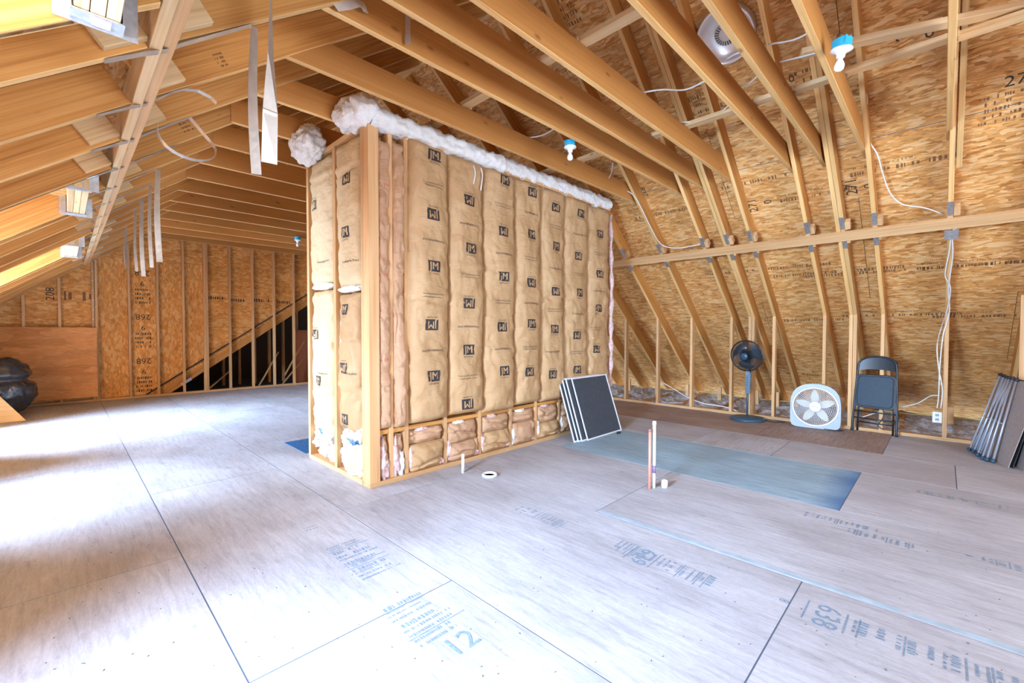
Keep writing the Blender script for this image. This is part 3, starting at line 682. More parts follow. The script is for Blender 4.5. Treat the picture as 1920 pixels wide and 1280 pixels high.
# short wall batts: upper and lower pieces in two bays
bays = [(4.395, 3.87), (3.805, 3.35)]
LGL = [[(588, 383, 0), (594, 625, 0), (596, 715, 1)], [(650, 333, 0), (649, 437, 1), (647, 582, 1), (645, 688, 0), (646, 787, 1)]]
for i, (ya, yb) in enumerate(bays):
    sp = (1.66, 1.60)[i]; lo = (.32, .40)[i]
    b1 = Batt(wallL, (PWX+.035, ya-.012, sp+.03), ya-yb-.03, 2.80-sp, -PI/2, .050, 90+i, KRAFTP, (.95,), 1.2)
    b2 = Batt(wallL, (PWX+.030, ya-.03, lo), ya-yb-.06, sp-lo-.04, -PI/2, .055, 95+i, KRAFT if i else KRAFTP, (.35, .75), 1.8)
    for px, py, up in LGL[i]:
        P = at(px, py, 'X', PWX-.02); logo(b1 if P.z > sp else b2, P, bool(up), .125)
    for k in range(2):
        P = at((603, 655)[i], (490, 700)[k], 'X', PWX-.02); bt = b1 if P.z > sp else b2; battext(bt, P, 'Formaldehyde-free', .03, True, .004)
    blob('fibre_tuft', wallL, (PWX+.03, (ya+yb)/2, sp+.005), (.045, (ya-yb)*.44, .03), WFLUFF, 5+i, .3)
    blob('fibre_tuft', wallL, (PWX+.06, ya-.03, .95), (.04, .03, .52), WFLUFF, 8+i, .35, 4)
    for k in range(22):
        rr = random.Random(i*40+k)
        blob('fibre_tuft', wallL, (PWX+.05+rr.uniform(-.02, .03), ya-.05-(ya-yb-.1)*rr.random(), .07+rr.random()*(lo-.05)), (.045, rr.uniform(.05, .10), rr.uniform(.04, .07)), WFLUFF if rr.random() < .75 else KRAFTP, i*31+k, .5)
    blob('fibre_tuft', wallL, (PWX+.04, ya-.22, lo-.02-.06*i), (.03, .09, .035), plain('blue_grey_scrap', (.12, .24, .38), .7), 77+i, .4)
# white fibreglass along the top
vs, fs = [], []; NX, NT = 170, 22
for i in range(NX+1):
    t = i/NX; x = PWX+.02+t*(PEND-PWX-.02); k0 = 1.1 if t < .42 else .65
    for k in range(NT+1):
        a = PI*1.5*(k/NT)-.55; rr = 1+.30*noise.fractal(Vector((x*9, a*1.6, 2)), .6, 2.1, 5)
        lo = .03*k0*max(0, noise.noise(Vector((x*6, 0, 5))))
        vs.append((x, PWY+.035-math.sin(a)*.085*k0*rr, PTOP+.095-.02*k0-math.cos(a)*(.085+lo)*rr))
for i in range(NX):
    for k in range(NT): a = i*(NT+1)+k; fs.append((a, a+1, a+NT+2, a+NT+1))
link('top_fibre', mesh(vs, fs, True), wallR, WFLUFF)
blob('top_fibre', wallL, (PWX-.03, 3.42, PTOP+.12), (.12, .19, .125), WFLUFF, 3, .26, 5, 9)
blob('top_fibre', wallL, (PWX+.0, 3.25, PTOP+.11), (.11, .12, .12), WFLUFF, 13, .26, 4, 9)
blob('top_fibre', wallL, (PWX-.10, 4.16, PTOP+.07), (.14, .22, .15), WFLUFF, 4, .26, 5, 9)
for k, x in enumerate((2.70, 2.79)): tube('fibre_drip', [(x, PWY-.065, 2.79), (x+.012, PWY-.075, 2.72), (x-.004, PWY-.07, 2.62-.04*k)], .006, wallR, WFLUFF, 6)

# ================================================================== KNEE WALL on the right
knee = struct('wall_right', 'knee wall of bare studs under the right roof slope')
lumber('sole_plate', (XK+.045, -2.95, .019), (XK+.045, 10.7, .019), .09, .038, (0, 0, 1), knee, STUD)
for y in RYS:
    x = XK+.045; yy = y-.040
    zt2 = zr(x)
    vs = [(-.0445, -.019, -.5), (.0445, -.019, -.5), (.0445, .019, -.5), (-.0445, .019, -.5)]
    h0 = .038; za, zb = zr(x-.0445)-.003, zr(x+.0445)-.003
    vs = [(dx, dy, h0) for dx, dy in ((-.0445, -.019), (.0445, -.019), (.0445, .019), (-.0445, .019))]+[(-.0445, -.019, za), (.0445, -.019, zb), (.0445, .019, zb), (-.0445, .019, za)]
    if y in (2.02, .84): yy = y-.038
    bm = bmesh.new(); me0 = mesh([(v[2]-.7, v[1], -v[0]) for v in vs], [(3, 2, 1, 0), (4, 5, 6, 7), (0, 1, 5, 4), (1, 2, 6, 5), (2, 3, 7, 6), (3, 0, 4, 7)]); bm.from_mesh(me0)
    bmesh.ops.bevel(bm, geom=bm.edges[:], offset=.002, segments=1, affect='EDGES')
    link('knee_stud', from_bm(bm), knee, STUD, (x, yy+.04, .7), (0, -PI/2, 0))
for y in RYS[9:]:
    box('eave_block', (8.15, y-.06, .12), (.038, .06, .28), knee, STUD)
# loose grey insulation behind the knee wall
vs, fs = [], []; nx, ny = 26, 260
for j in range(ny+1):
    for i in range(nx+1):
        x = XK+.095+1.62*i/nx; y = -2.9+13.5*j/ny
        vs.append((x, y, -.005+.05*noise.fractal(Vector((x*4, y*4, 0)), .7, 2, 5)+.05*(i/nx)))
for j in range(ny):
    for i in range(nx): a = j*(nx+1)+i; fs.append((a, a+1, a+nx+2, a+nx+1))
tag(link('loose_fill', mesh(vs, fs), None, LOOSE), 'grey loose fill insulation lying behind the right knee wall', 'insulation', None, 'stuff')
for y in (-.35, .35, 1.45, 2.55, 3.2, 3.75): lumber('attic_joist', (XK+.1, y, -.005), (8.7, y+.05, .03), .04, .04, (0, 0, 1), knee, RAFT)

# ================================================================== BACK WALL
BY = 10.70
back = struct('wall_back', 'far gable wall of studs and strand board with a dark opening')
lumber('sole_plate', (-1.2, BY+.045, .019), (6.6, BY+.045, .019), .09, .038, (0, 0, 1), back, STUD)
DX0, DZ0, DSL = 1.281, .073, .697
def zd(x): return DZ0+DSL*(x-DX0)
def wpanel(poly, mat=OSBW, y=BY+.092, vert=True):
    cx = sum(p[0] for p in poly)/len(poly); cz = sum(p[1] for p in poly)/len(poly)
    if vert: pl = [(p[1]-cz, -(p[0]-cx)) for p in poly]; M = frame((cx, y, cz), (0, 0, 1), (-1, 0, 0))
    else: pl = [(p[0]-cx, p[1]-cz) for p in poly]; M = frame((cx, y, cz), (1, 0, 0), (0, 0, 1))
    bm = bmesh.new(); me0 = mesh([(a, b, t) for t in (0, -.012) for a, b in pl], [tuple(range(len(pl))), tuple(range(2*len(pl)-1, len(pl)-1, -1))]+[(i, i+len(pl), (i+1) % len(pl)+len(pl), (i+1) % len(pl)) for i in range(len(pl))]); bm.from_mesh(me0)
    return link('sheathing_panel', from_bm(bm), back, mat, mtx=M)
Z1 = 2.585
wpanel([(-1.3, .04), (.415, .04), (.415, zl(.415)+.1), (-1.3, zl(-1.3)+.1)], vert=False)
wpanel([(.419, .04), (1.28, .04), (1.665, zd(1.665)), (1.665, Z1), (.419, Z1)])
wpanel([(1.669, zd(1.669)), (2.03, zd(2.03)), (2.03, Z1), (1.669, Z1)])
wpanel([(2.034, zd(2.034)), (3.0, zd(3.0)), (3.0, 1.31), (2.034, 1.31)], vert=False)
wpanel([(2.034, 1.314), (3.0, 1.314), (4.5, zd(4.5)), (4.5, Z1), (2.034, Z1)], vert=False)
wpanel([(4.504, zd(4.504)), (6.6, 3.4), (6.0, 3.0), (4.504, Z1)], vert=False)
wpanel([(.419, Z1+.004), (5.2, Z1+.004), (5.2, 3.4), (4.3, 3.9), (RIDX, 4.6), (1.2, 3.3)], vert=False)
for x in (.42, .86, 1.27, 1.67, 2.02, 2.06, 2.464, 2.895, 3.322, 3.741, 4.15, 4.6):
    top = min(3.16, zl(x)-.01) if x < 1.1 else 3.16
    lumber('stud', (x, BY+.045, .038), (x, BY+.045, top), .038, .088, (0, 1, 0), back, STUD)
for x in (-.449, -.037): lumber('stud', (x, BY+.045, .038), (x, BY+.045, zl(x)-.02), .038, .088, (0, 1, 0), back, STUD)
lumber('stud', (.375, BY+.045, .038), (.375, BY+.045, zl(.375)-.01), .038, .088, (0, 1, 0), back, STUD)
lumber('diagonal_rafter', (DX0-.2, BY+.125, zd(DX0-.2)-.07), (5.2, BY+.125, zd(5.2)-.07), .04, .16, (0, 0, 1), back, RAFT)
wpanel([(-1.4, -.02), (DX0-.1, -.02), (6.5, zd(6.5)+.06), (6.5, 4.9), (-1.4, 4.9)], DARK, BY+.17, False).name = 'wall_sky_block'  # dark backing added to keep sky light out of the wall joints
lumber('gable_rafter', Vector((-1.5, BY-.0, zl(-1.5)))+NL*.06, Vector((RIDX, BY-.0, zl(RIDX)))+NL*.06, .038, .14, NL, back, RAFT)
for k in range(7): box('bolt_head', (-.75+.19*k, BY-.03, zl(-.75+.19*k)+.03), (.03, .01, .03), back, GALV, bev=.003)
for k in range(6): box('bolt_head', (.375, BY-.003, 1.45+.17*k), (.018, .006, .018), back, GALV, bev=.002)
lumber('top_plate', (1.0, BY+.02, 3.14), (5.2, BY+.02, 3.14), .04, .16, (0, 0, 1), back, RAFT)
q = at(350, 715, 'Y', BY+.09); lumber('tie_plate', q-Vector((.08, 0, .055)), q+Vector((.08, 0, .055)), .003, .05, (0, 0, 1), back, GALV, 0)
for k in range(3):
    for j, (tx, sz) in enumerate((('268', .15), ('9', .14))):
        p = Vector((1.06, BY+.0912, 2.34-.83*k-.2*j)); stamp(back, frame(p, (-1, 0, 0), (0, 0, -1)), [('t', 0, 0, sz, tx)]+(dashes(-.12, .1+.26, .22, .05, 4, 300+k) if j else []), INKK, 'board_print')
for x, z, s in ((2.2, 1.93, .3), (2.62, 1.90, .25), (3.05, 1.92, .35), (3.5, 1.9, .3)):
    stamp(back, frame((x, BY+.0912, z), (1, 0, 0), (0, 0, 1)), dashes(-s/2, 0, s, .07, 1, int(x*100)), INKK, 'board_print')
stamp(back, frame((-.14, BY+.0912, 1.87), (0, 0, 1), (-1, 0, 0)), [('t', 0, 0, .15, '208')], INKK, 'board_print')
stamp(back, frame((.15, BY+.0912, 1.85), (1, 0, 0), (0, 0, 1)), dashes(-.14, 0, .3, .16, 1, 888), INKF, 'board_print')
# dark attic beyond
beyond = struct('wall_beyond', 'dark attic framing beyond the far wall opening')
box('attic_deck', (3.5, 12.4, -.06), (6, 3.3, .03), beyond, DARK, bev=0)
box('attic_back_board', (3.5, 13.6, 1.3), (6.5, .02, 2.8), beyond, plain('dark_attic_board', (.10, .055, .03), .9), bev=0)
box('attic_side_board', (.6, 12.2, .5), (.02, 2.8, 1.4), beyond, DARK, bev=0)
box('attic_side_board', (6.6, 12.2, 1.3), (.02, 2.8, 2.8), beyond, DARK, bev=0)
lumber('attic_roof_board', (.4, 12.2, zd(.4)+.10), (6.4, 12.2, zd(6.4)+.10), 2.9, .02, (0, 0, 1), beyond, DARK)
for k in range(9): x = 2.3+.33*k; lumber('attic_stud', (x, 12.1, -.04), (x, 12.1, zd(x)-.05), .05, .09, (0, 1, 0), beyond, STUD)
box('brown_panel', (4.35, 11.5, .62), (.75, .02, 1.3), beyond, plain('red_brown_panel', (.36, .12, .06), .6), bev=0)
for (a, b) in (((2.15, 11.2, 0), (2.6, 11.3, .38)), ((3.1, 11.1, 0), (3.55, 11.2, .75)), ((3.6, 11.1, 0), (4.1, 11.2, .55)), ((3.65, 11.1, .2), (4.15, 11.25, 1.0))): lumber('leaning_stick', a, b, .03, .03, (0, 1, 0), beyond, STUD)
# the leaning plywood sheet
box_p = tag(link('plywood_panel', boxmesh(1.25, 1.22, .018, .002, 'ply'), None, PLY, mtx=frame((-.21, BY-.075, .70), (1, 0, 0), (0, .06, 1))), 'orange plywood sheet standing against the far wall at left', 'plywood')

# ================================================================== walls outside the view: they only shape the daylight
wl = struct('wall_left', 'unseen left eave wall placed to narrow daylight from three dormer windows')
for i in range(0, len(segs), 2): box('eave_baffle', (ALX-.01, (segs[i]+segs[i+1])/2, zl(ALX)/2), (.02, segs[i+1]-segs[i], zl(ALX)), wl, OSB, bev=0)  # unseen wall put here to sharpen the daylight bands on the floor
for n, (a, b) in enumerate(DORMERS):
    zc = 2.36; m = (a+b)/2; w = b-a
    for y in (a-.02, b+.02): prism('cheek_wall', [(WINX, -.02), (WINX, zc), (.04, zc), (.04, zl(.04)), (ALX, zl(ALX)), (ALX, -.02)], .02, wl, OSB, Matrix.Translation((0, y+.01, 0)) @ Matrix.Rotation(PI/2, 4, 'X'))  # cheeks carried down to the floor to confine the daylight sideways
    box('alcove_floor', ((WINX-2.0)/2, m, -.01), (-2.0-WINX, w, .02), wl, FLOOR, bev=0)
    box('dormer_ceiling', ((WINX+.04)/2, m, zc+.01), (.04-WINX, w+.04, .02), wl, OSB, bev=0)
    box('sill_board', (WINX-.02, m, .36), (.03, w+.04, .74), wl, OSB, bev=0); box('head_board', (WINX-.02, m, 2.24), (.03, w+.04, .26), wl, OSB, bev=0)
    wdw = struct('window_%d' % (n+1), 'dormer window in the left roof slope')
    for dy in (-w/2+.03, w/2-.03): box('window_frame', (WINX-.02, m+dy, 1.42), (.05, .05, 1.40), wdw, WHITE)
    for z in (.75, 2.09): box('window_frame', (WINX-.02, m, z), (.05, w-.02, .05), wdw, WHITE)
    box('window_pane', (WINX-.04, m, 1.42), (.006, w-.1, 1.3), wdw, GLASS, bev=0)
wf = struct('wall_front', 'gable wall behind the viewpoint with an added fill-light window')
for (x, z, sx, sz) in ((-.6, 1.3, 3.2, 4.0), (6.3, 1.2, 4.2, 4.0), (2.6, .35, 3.3, .9), (2.9, 3.85, 4.0, 2.2)): box('gable_board', (x, -3.03, z), (sx, .02, sz), wf, OSB, bev=0)
w4 = struct('window_4', 'unseen gable window added behind the viewpoint for fill light')
for x in (1.08, 2.6, 4.12): box('window_frame', (x, -2.98, 1.75), (.05, .05, 2.0), w4, WHITE)
for z in (.78, 2.72): box('window_frame', (2.6, -2.98, z), (3.1, .05, .05), w4, WHITE)
box('window_pane', (2.6, -3.0, 1.75), (3.1, .006, 2.0), w4, GLASS, bev=0)

# ================================================================== hanging straps
def rl(x, y, off=-.004): return Vector((x, y, zl(x)))+NL*off
WY = (0, 1, 0)
# nailed straps: parts of the roof
for y in LY:
    if 4.0 < y < 10.3 and y not in (4.79,): strip('nailed_strap', [rl(.127+.02*math.sin(y*9), y), rl(LX0, y, -.018), rl(.62, y)], .032, WY, roofL, GALV)
def hang(y, x0, pts, w, label, name='hanging_strap', wid=WY, grp='loose steel straps under the left roof slope'):
    P = [rl(x0, y), rl(LX0-.06, y, -.012), rl(LX0, y, -.02), rl(LX0+.06, y, -.012)]+[Vector(p) for p in pts]
    o = strip(name, P, w, wid, None, STRAPM); return tag(o, label, 'strap', grp)
def twist(p, L, w, a0, a1, n=14, taper=None):
    """vertical drop of length L from p; returns pts, width-dir fn appended after 'k' earlier points"""
    P = [p-Vector((.012*math.sin(PI*i/n), 0, L*i/n)) for i in range(n+1)]
    return P, [Vector((math.sin(a0+(a1-a0)*i/n), math.cos(a0+(a1-a0)*i/n), 0)) for i in range(n+1)]
def drop(y, x1, L, w, label, a1=.9, x0=.127, a0=1.0):
    base = [rl(x0, y), rl(LX0-.06, y, -.012), rl(LX0, y, -.02), rl(LX0+.06, y, -.012), rl(x1-.02, y)]
    q, dirs = twist(rl(x1, y)-Vector((0, 0, .012)), L, w, a0, a1); P = base+q; D = [Vector(WY)]*len(base)+dirs
    o = strip('hanging_strap', P, w, lambda i: D[i] if abs(D[i].dot(Vector((0, 0, 1)))) < .9 else Vector(WY), None, STRAPM)
    return tag(o, label, 'strap', 'loose steel straps under the left roof slope')
p478 = at(478, 318, 'Y', 2.30)
drop(2.315, .645, zl(.645)-p478.z, .042, 'pale steel strap bent down at a right angle, left of the broad twisted strap', 1.75)
p505 = at(505, 306, 'Y', 2.12); o = strip('hanging_strap', [Vector((p505.x+.01, 2.10, 3.05)), Vector((p505.x+.008, 2.1, 2.75)), Vector((p505.x+.004, 2.1, 2.45)), Vector((p505.x, 2.1, 2.2)), p505], .062, lambda i: (Vector((.25, 1, 0)), Vector((.35, 1, 0)), Vector((.6, .8, 0)), Vector((.95, .1, 0)), Vector((1, -.2, 0)))[i], None, STRAPM)
tag(o, 'broad twisted steel strap hanging straight down from beyond the top edge', 'strap', 'loose steel straps under the left roof slope')
hang(2.93, .128, [rl(.42, 2.93), rl(.47, 2.93, -.005), rl(.52, 2.93, -.03), rl(.55, 2.93, -.075), rl(.555, 2.93, -.11)], .036, 'short steel strap curling down at its end under the left slope')
cen = rl(.50, 3.56, -.13); arc = [cen+Vector((math.cos(t)*.165, -.015*k, math.sin(t)*.115)) for k, t in enumerate([.6-.33*i for i in range(13)])]
hang(3.54, .128, [rl(.50, 3.54), rl(.60, 3.54)]+arc, .05, 'steel strap curled back into a big open loop under the left slope')
for (y, x1, tipx, tipy, w, lab, a1) in ((4.79, .585, 302, 488, .042, 'wide grey strap hanging beside the tall back studs, nearest of the far row', 1.7), (5.40, .60, 267, 497, .03, 'thin edge-on strap tapering to a point before the back wall', 1.5),
                                         (6.02, .60, 250, 514, .036, 'wide strap hanging lowest in the far cluster', 1.6), (6.62, .60, 244, 505, .028, 'narrow strap hanging behind the lowest strap of the far cluster', 1.5), (7.82, .61, 240, 500, .035, 'farthest hanging strap before the back wall', 1.2)):
    tp = at(tipx, tipy, 'Y', y); drop(y, x1, zl(x1)-tp.z, w, lab, a1)
tp = at(765, 83, 'Y', 2.30)
tag(strip('hanging_strap', [tp+Vector((0, 0, .30)), tp+Vector((.0, 0, .12)), tp+Vector((0, 0, .05)), tp], .03, (.8, -.6, 0), None, STRAPM), 'short pale strap hanging in front of a collar tie at top centre', 'strap')
# torn clear film stapled to a tie
P = [at(x, y, 'Y', 2.30) for x, y in ((628, 12), (650, 9), (668, 4), (680, 10), (686, 24))]
tag(strip('plastic_scrap', P, .06, (0, .3, 1), None, plain('torn_milky_film', (.72, .66, .60), .3)), 'torn milky plastic scrap clinging to a collar tie', 'plastic scrap')

# ================================================================== lamp holders
def lampholder(loc, rz, label, tilt=.12):
    t = thing('bulb_fixture', label, 'light fixture', loc, rz, 'bare bulb fixtures on the collar ties'); t.rotation_euler = (tilt, 0, rz)
    t.scale = (.86,)*3; b = prism('junction_box', [(.052*math.cos(2*PI*k/16)*(1.06 if k % 4 else .98), .052*math.sin(2*PI*k/16)*(1.06 if k % 4 else .98)) for k in range(16)], .06, t, BLUEP, Matrix.Translation((0, 0, .005)), .003)
    for k in range(3): box('box_lug', (.052*math.cos(k*2.1), .052*math.sin(k*2.1), .04), (.016, .016, .05), b, BLUEP)
    lathe('lamp_base', [(.03, .008), (.062, .006), (.066, -.004), (.060, -.010), (.034, -.020), (.027, -.030), (.024, -.052), (.018, -.054)], t, PORC)
    lathe('bulb', [(.013, -.050), (.015, -.062), (.020, -.074), (.028, -.090), (.031, -.106), (.028, -.124), (.017, -.136), (.0001, -.140)], t, BULB, 24)
    for k in range(2): tube('wire', [(.01*k, .01, .06), (.03-.05*k, .03, .085), (.05-.09*k, -.01, .095), (.02, -.03, .07)], .0022, t, (COPPER, BLACKP)[k], 6)
    return t
def on_tie(px, py, y, dy=.0): p = at(px, py, 'Y', y+dy); return p
lampholder(on_tie(1578, 93, .546-.09), -.6, 'nearest bare bulb in a bright blue box at upper right', .15)
lampholder(on_tie(1069, 276, 2.335+.12), .4, 'bare bulb in a blue box hanging above the insulated wall', .0)
lampholder(on_tie(558, 450, 8.43), .4, 'small distant bare bulb left of the insulated wall', .0)
# round metal roof vent dish
vp = onplane(1362, 62, Vector((RX0, 0, RZ0))+NR*(DR-.01), NR); M = frame(vp, (0, 1, 0), (-1, 0, SR)); M = M @ Matrix.Rotation(PI, 4, 'X') if (M.to_3x3() @ Vector((0, 0, 1))).dot(Vector((0, 0, -1))) < 0 else M
dish = thing('roof_vent', 'round shiny metal roof vent set in the right slope', 'vent'); dish.matrix_basis = M
lathe('dish', [(.245, .0), (.248, .07), (.238, .082), (.222, .078), (.205, .055), (.16, .020), (.10, .006), (.085, .005)], dish, CHROME, 48, caps=False)
lathe('hub', [(.10, .012), (.07, .022), (.03, .028), (.0001, .029)], dish, WHITE, 24)
for k in range(24):
    a = 2*PI*k/24; box('vent_fin', (.075*math.cos(a), .075*math.sin(a), .026), (.032, .006, .006), dish, BLACKP, (0, 0, a), 0)

# ================================================================== cables
def cable(pts, label, r=.006, mat=CABLE, cat='cable'): return tag(tube('cable', pts, r, None, mat, 8), label, cat, 'white electrical cables')
def pz(lst, z): return [at(x, y, 'Z', z) for x, y in lst]
def proof(lst, off=.12): return [onplane(x, y, Vector((RX0, 0, RZ0))+NR*off, NR) for x, y in lst]
def mixd(lst): return [at(x, y, 'Z', z) for x, y, z in lst]
cable(pz([(1197, 175), (1240, 168), (1285, 168), (1325, 150)], 3.16), 'white cable draped between collar ties, upper of the middle pair')
cable(pz([(1260, 228), (1300, 228), (1345, 215), (1368, 195)], 3.17), 'white cable draped between collar ties, lower of the middle pair')
cable(pz([(1440, 83), (1490, 74), (1530, 53)], 3.17), 'short white cable left of the blue lamp box, upper one')
cable(pz([(1462, 116), (1500, 107), (1545, 95)], 3.17), 'short white cable left of the blue lamp box, lower one')
cable(pz([(1355, 117), (1375, 103), (1402, 94)], 3.17), 'short white cable below the shiny roof vent')
cable(pz([(1395, 166), (1410, 152), (1428, 136)], 3.17), 'short white cable second below the shiny roof vent')
cable(pz([(970, 258), (1000, 257), (1020, 252), (1037, 243)], 3.16), 'white cable looping left of the bulb above the insulated wall')
cable(pz([(1139, 338), (1146, 325), (1149, 306)], 3.1), 'white cable dropping between ties right of the middle bulb')
cable(proof([(1165, 353), (1188, 366), (1205, 395), (1222, 430), (1240, 458), (1270, 465), (1312, 458)], -.02), 'white cable snaking down the roof to the purlin near the partition')
cable(proof([(1606, 110), (1616, 150), (1626, 190), (1617, 225), (1628, 262), (1645, 290), (1655, 325), (1668, 360), (1690, 382), (1735, 390), (1765, 400)], .06), 'long white cable trailing from the blue lamp box down the roof')
cable(proof([(1783, 432), (1780, 470), (1772, 515), (1782, 540), (1776, 580), (1763, 620)], -.03)+[at(1757, 650, 'X', XK-.01), at(1760, 690, 'X', XK-.01), at(1767, 730, 'X', XK-.01), at(1764, 765, 'X', XK-.01)], 'white cables hanging in loose loops down the stud to the outlet')
cable(proof([(1784, 432), (1786, 480), (1778, 540), (1780, 585)], -.035)+[at(1768, 630, 'X', XK-.015), at(1762, 690, 'X', XK-.015), at(1760, 740, 'X', XK-.015), at(1757, 765, 'X', XK-.015)], 'second white cable beside the looping one at the outlet stud')
cable([at(1764, 742, 'X', XK+.05), at(1745, 742, 'X', XK+.06), at(1720, 756, 'X', XK+.1), at(1685, 764, 'X', XK+.12), at(1655, 770, 'X', XK+.12), at(1600, 787, 'X', XK+.12)], 'white cable running low from the outlet past the folding chair')
cable([at(1234, 712, 'X', XK+.35), at(1260, 727, 'X', XK+.3), at(1290, 745, 'X', XK+.2), at(1320, 756, 'X', XK+.12), at(1345, 760, 'X', XK+.12), at(1372, 766, 'X', XK+.11), at(1392, 777, 'X', XK+.11)], 'white cable slanting to the floor behind the standing fan', .008)
cable([(8.3, 4.0, .10), (8.35, 3.2, .12), (8.35, 2.4, .09), (8.3, 1.4, .10), (8.3, .6, .09), (8.35, -.2, .10), (8.3, -1.2, .1)], 'yellow cable run along the eave behind the knee studs', .008, YELLOW)
oc = at(1757, 782, 'X', XK)
t = thing('electrical_outlet', 'white outlet box fixed to a knee wall stud', 'outlet', (XK-.0, oc.y, oc.z))
box('outlet_box', (.03, 0, 0), (.06, .075, .115), t, plain('pale_blue_box', (.6, .66, .7), .4)); box('cover_plate', (-.003, 0, 0), (.005, .08, .125), t, WHITE)
for z in (-.025, .025): box('receptacle', (-.006, 0, z), (.004, .032, .028), t, FANG)
jb = at(1784, 438, 'X', 6.1); t = thing('junction_box', 'small grey metal junction box below the purlin end', 'junction box', jb)
box('box_body', (0, 0, 0), (.05, .10, .10), t, GALV, (0, -.69, 0)); box('box_flange', (-.02, -.02, .03), (.02, .03, .04), t, GALV, (0, -.69, 0))
jb = at(1246, 752, 'X', XK+.12); t = thing('small_adapter', 'small grey adapter box on the loose fill by the studs', 'adapter', (jb.x, jb.y, .03)); box('adapter_body', (0, 0, 0), (.06, .09, .05), t, FANG); tube('adapter_cord', [(0, -.045, 0), (.05, -.15, .01), (.1, -.28, .02)], .005, t, CABLE)

# ================================================================== pipes in the floor
def pipe(name, px, py, h, r, mat, label, wall=.003):
    p = at(px, py, 'Z', 0); t = thing(name, label, 'pipe', (p.x, p.y, 0))
    lathe('pipe_body', [(r, 0), (r, h), (r-wall, h), (r-wall, h-.05), (.0001, h-.05)], t, mat, 20)
    return t
t = pipe('white_pipe', 1226, 914, .52, .0125, WHITE, 'tall white plastic pipe rising from the floor'); lathe('pipe_cap', [(.0140, .505), (.0145, .53), (.012, .535), (.0001, .536)], t, WHITE, 20)
lathe('primer_mark', [(.0127, .12), (.0127, .18)], t, plain('purple_primer', (.22, .14, .26), .5), 20)
t = pipe('salmon_pipe', 1218, 916, .47, .011, COPPER, 'salmon coloured pipe beside the tall white pipe'); lathe('pipe_cap', [(.0118, .455), (.0122, .475), (.0001, .477)], t, plain('brown_cap', (.3, .14, .1), .5), 20)
pipe('pipe_stub', 1246, 913, .055, .024, WHITE, 'short white pipe stub beside the two tall pipes', .004)
pipe('white_pipe', 868, 886, .165, .0135, WHITE, 'white pipe of knee height close to the insulated wall')
p = at(918, 892, 'Z', 0); t = thing('floor_flange', 'white round drain flange set in the floor', 'flange', (p.x, p.y, 0))
lathe('flange_ring', [(.050, 0), (.062, .001), (.066, .012), (.062, .022), (.052, .022), (.048, .012), (.048, .002)], t, WHITE, 36); lathe('flange_plug', [(.049, .006), (.0001, .006)], t, FANG, 36)

# ================================================================== window screens leaning on the partition
def screen(x0, y0, ytop, w, h, label):
    lean = math.asin(min(.9, (ytop-y0)/h)); t = thing('window_screen', label, 'window screen', (x0, y0, .001)); t.rotation_euler = (-lean, 0, 0)
    f = .016
    for x in (f/2, w-f/2): box('frame_stile', (x, 0, h/2), (f, .012, h), t, SCRM)
    for z in (f/2, h-f/2): box('frame_rail', (w/2, 0, z), (w-2*f, .012, f), t, SCRM)
    box('insect_mesh', (w/2, .002, h/2), (w-2*f, .003, h-2*f), t, MESHM, bev=0)
    return t
scr = [(3.985, 2.93, 'rearmost white framed window screen of the leaning stack'), (4.035, 2.913, 'second white framed window screen from the insulated wall'), (4.080, 2.896, 'third white framed window screen, just behind the front one'), (4.165, 2.875, 'front white framed window screen with full dark mesh showing')]
for k, (x, y, lb) in enumerate(scr): screen(x, y, y+.235, .745, .735, lb)
p = at(1160, 812, 'Z', 0); t = thing('hook_scrap', 'small dark metal clip at the foot of the window screens', 'clip', (p.x, p.y, 0)); tube('clip_wire', [(-.04, 0, .006), (0, .02, .012), (.04, 0, .006), (.0, -.02, .008), (-.05, -.01, .006)], .006, t, BLACKP)

# ================================================================== box fan
p0, p1 = at(1481, 797, 'Z', 0), at(1577, 808, 'Z', 0)
mid = (p0+p1)/2; wdt = (p1-p0).length; ang = math.atan2(p1.y-p0.y, p1.x-p0.x)
t = thing('box_fan', 'pale grey box fan with cream blades on the floor', 'fan', (mid.x, mid.y, .001), ang); t.rotation_euler = (-.10, 0, ang)
# local: x across (viewer's right), -y toward the viewer, z up
W2, HF, DF, R0 = wdt/2, .565, .10, .235
n = 48; cz = .275
def outline(k):
    a = 2*PI*k/n; c, s = math.cos(a), math.sin(a)
    pw = 2.6 if s > 0 else 9; r = 1/((abs(c)**pw+abs(s)**pw)**(1/pw)); return Vector((c*r*W2*.985, 0, cz+s*r*(HF-cz if s > 0 else cz)))
vs, fs = [], []
for k in range(n):
    o, i = outline(k), Vector((R0*math.cos(2*PI*k/n), 0, cz+R0*math.sin(2*PI*k/n)))
    vs += [o+Vector((0, -DF/2, 0)), i+Vector((0, -DF/2, 0)), i+Vector((0, DF/2, 0)), o+Vector((0, DF/2, 0))]
for k in range(n):
    for q in range(4): fs.append((k*4+q, k*4+(q+1) % 4, (k+1) % n*4+(q+1) % 4, (k+1) % n*4+q))
bm = bmesh.new(); bm.from_mesh(mesh(vs, fs)); link('housing', from_bm(bm), t, FANG)
ring = [(R0*1.03*math.cos(2*PI*k/40), -DF/2-.004, cz+R0*1.03*math.sin(2*PI*k/40)) for k in range(40)]
tube('grille_rim', ring, .012, t, WHITE, 8, 0, True)
lst = []
for k in range(9): r = .06+.02*k; lst.append(([(r*math.cos(2*PI*j/32), -DF/2-.004, cz+r*math.sin(2*PI*j/32)) for j in range(32)], .0018, True))
for k in range(60): a = 2*PI*k/60; lst.append(([(.055*math.cos(a), -DF/2-.006, cz+.055*math.sin(a)), (R0*math.cos(a+.12), -DF/2-.004, cz+R0*math.sin(a+.12))], .0018, False))
multitube('front_grille', lst, t, WHITE, 4)
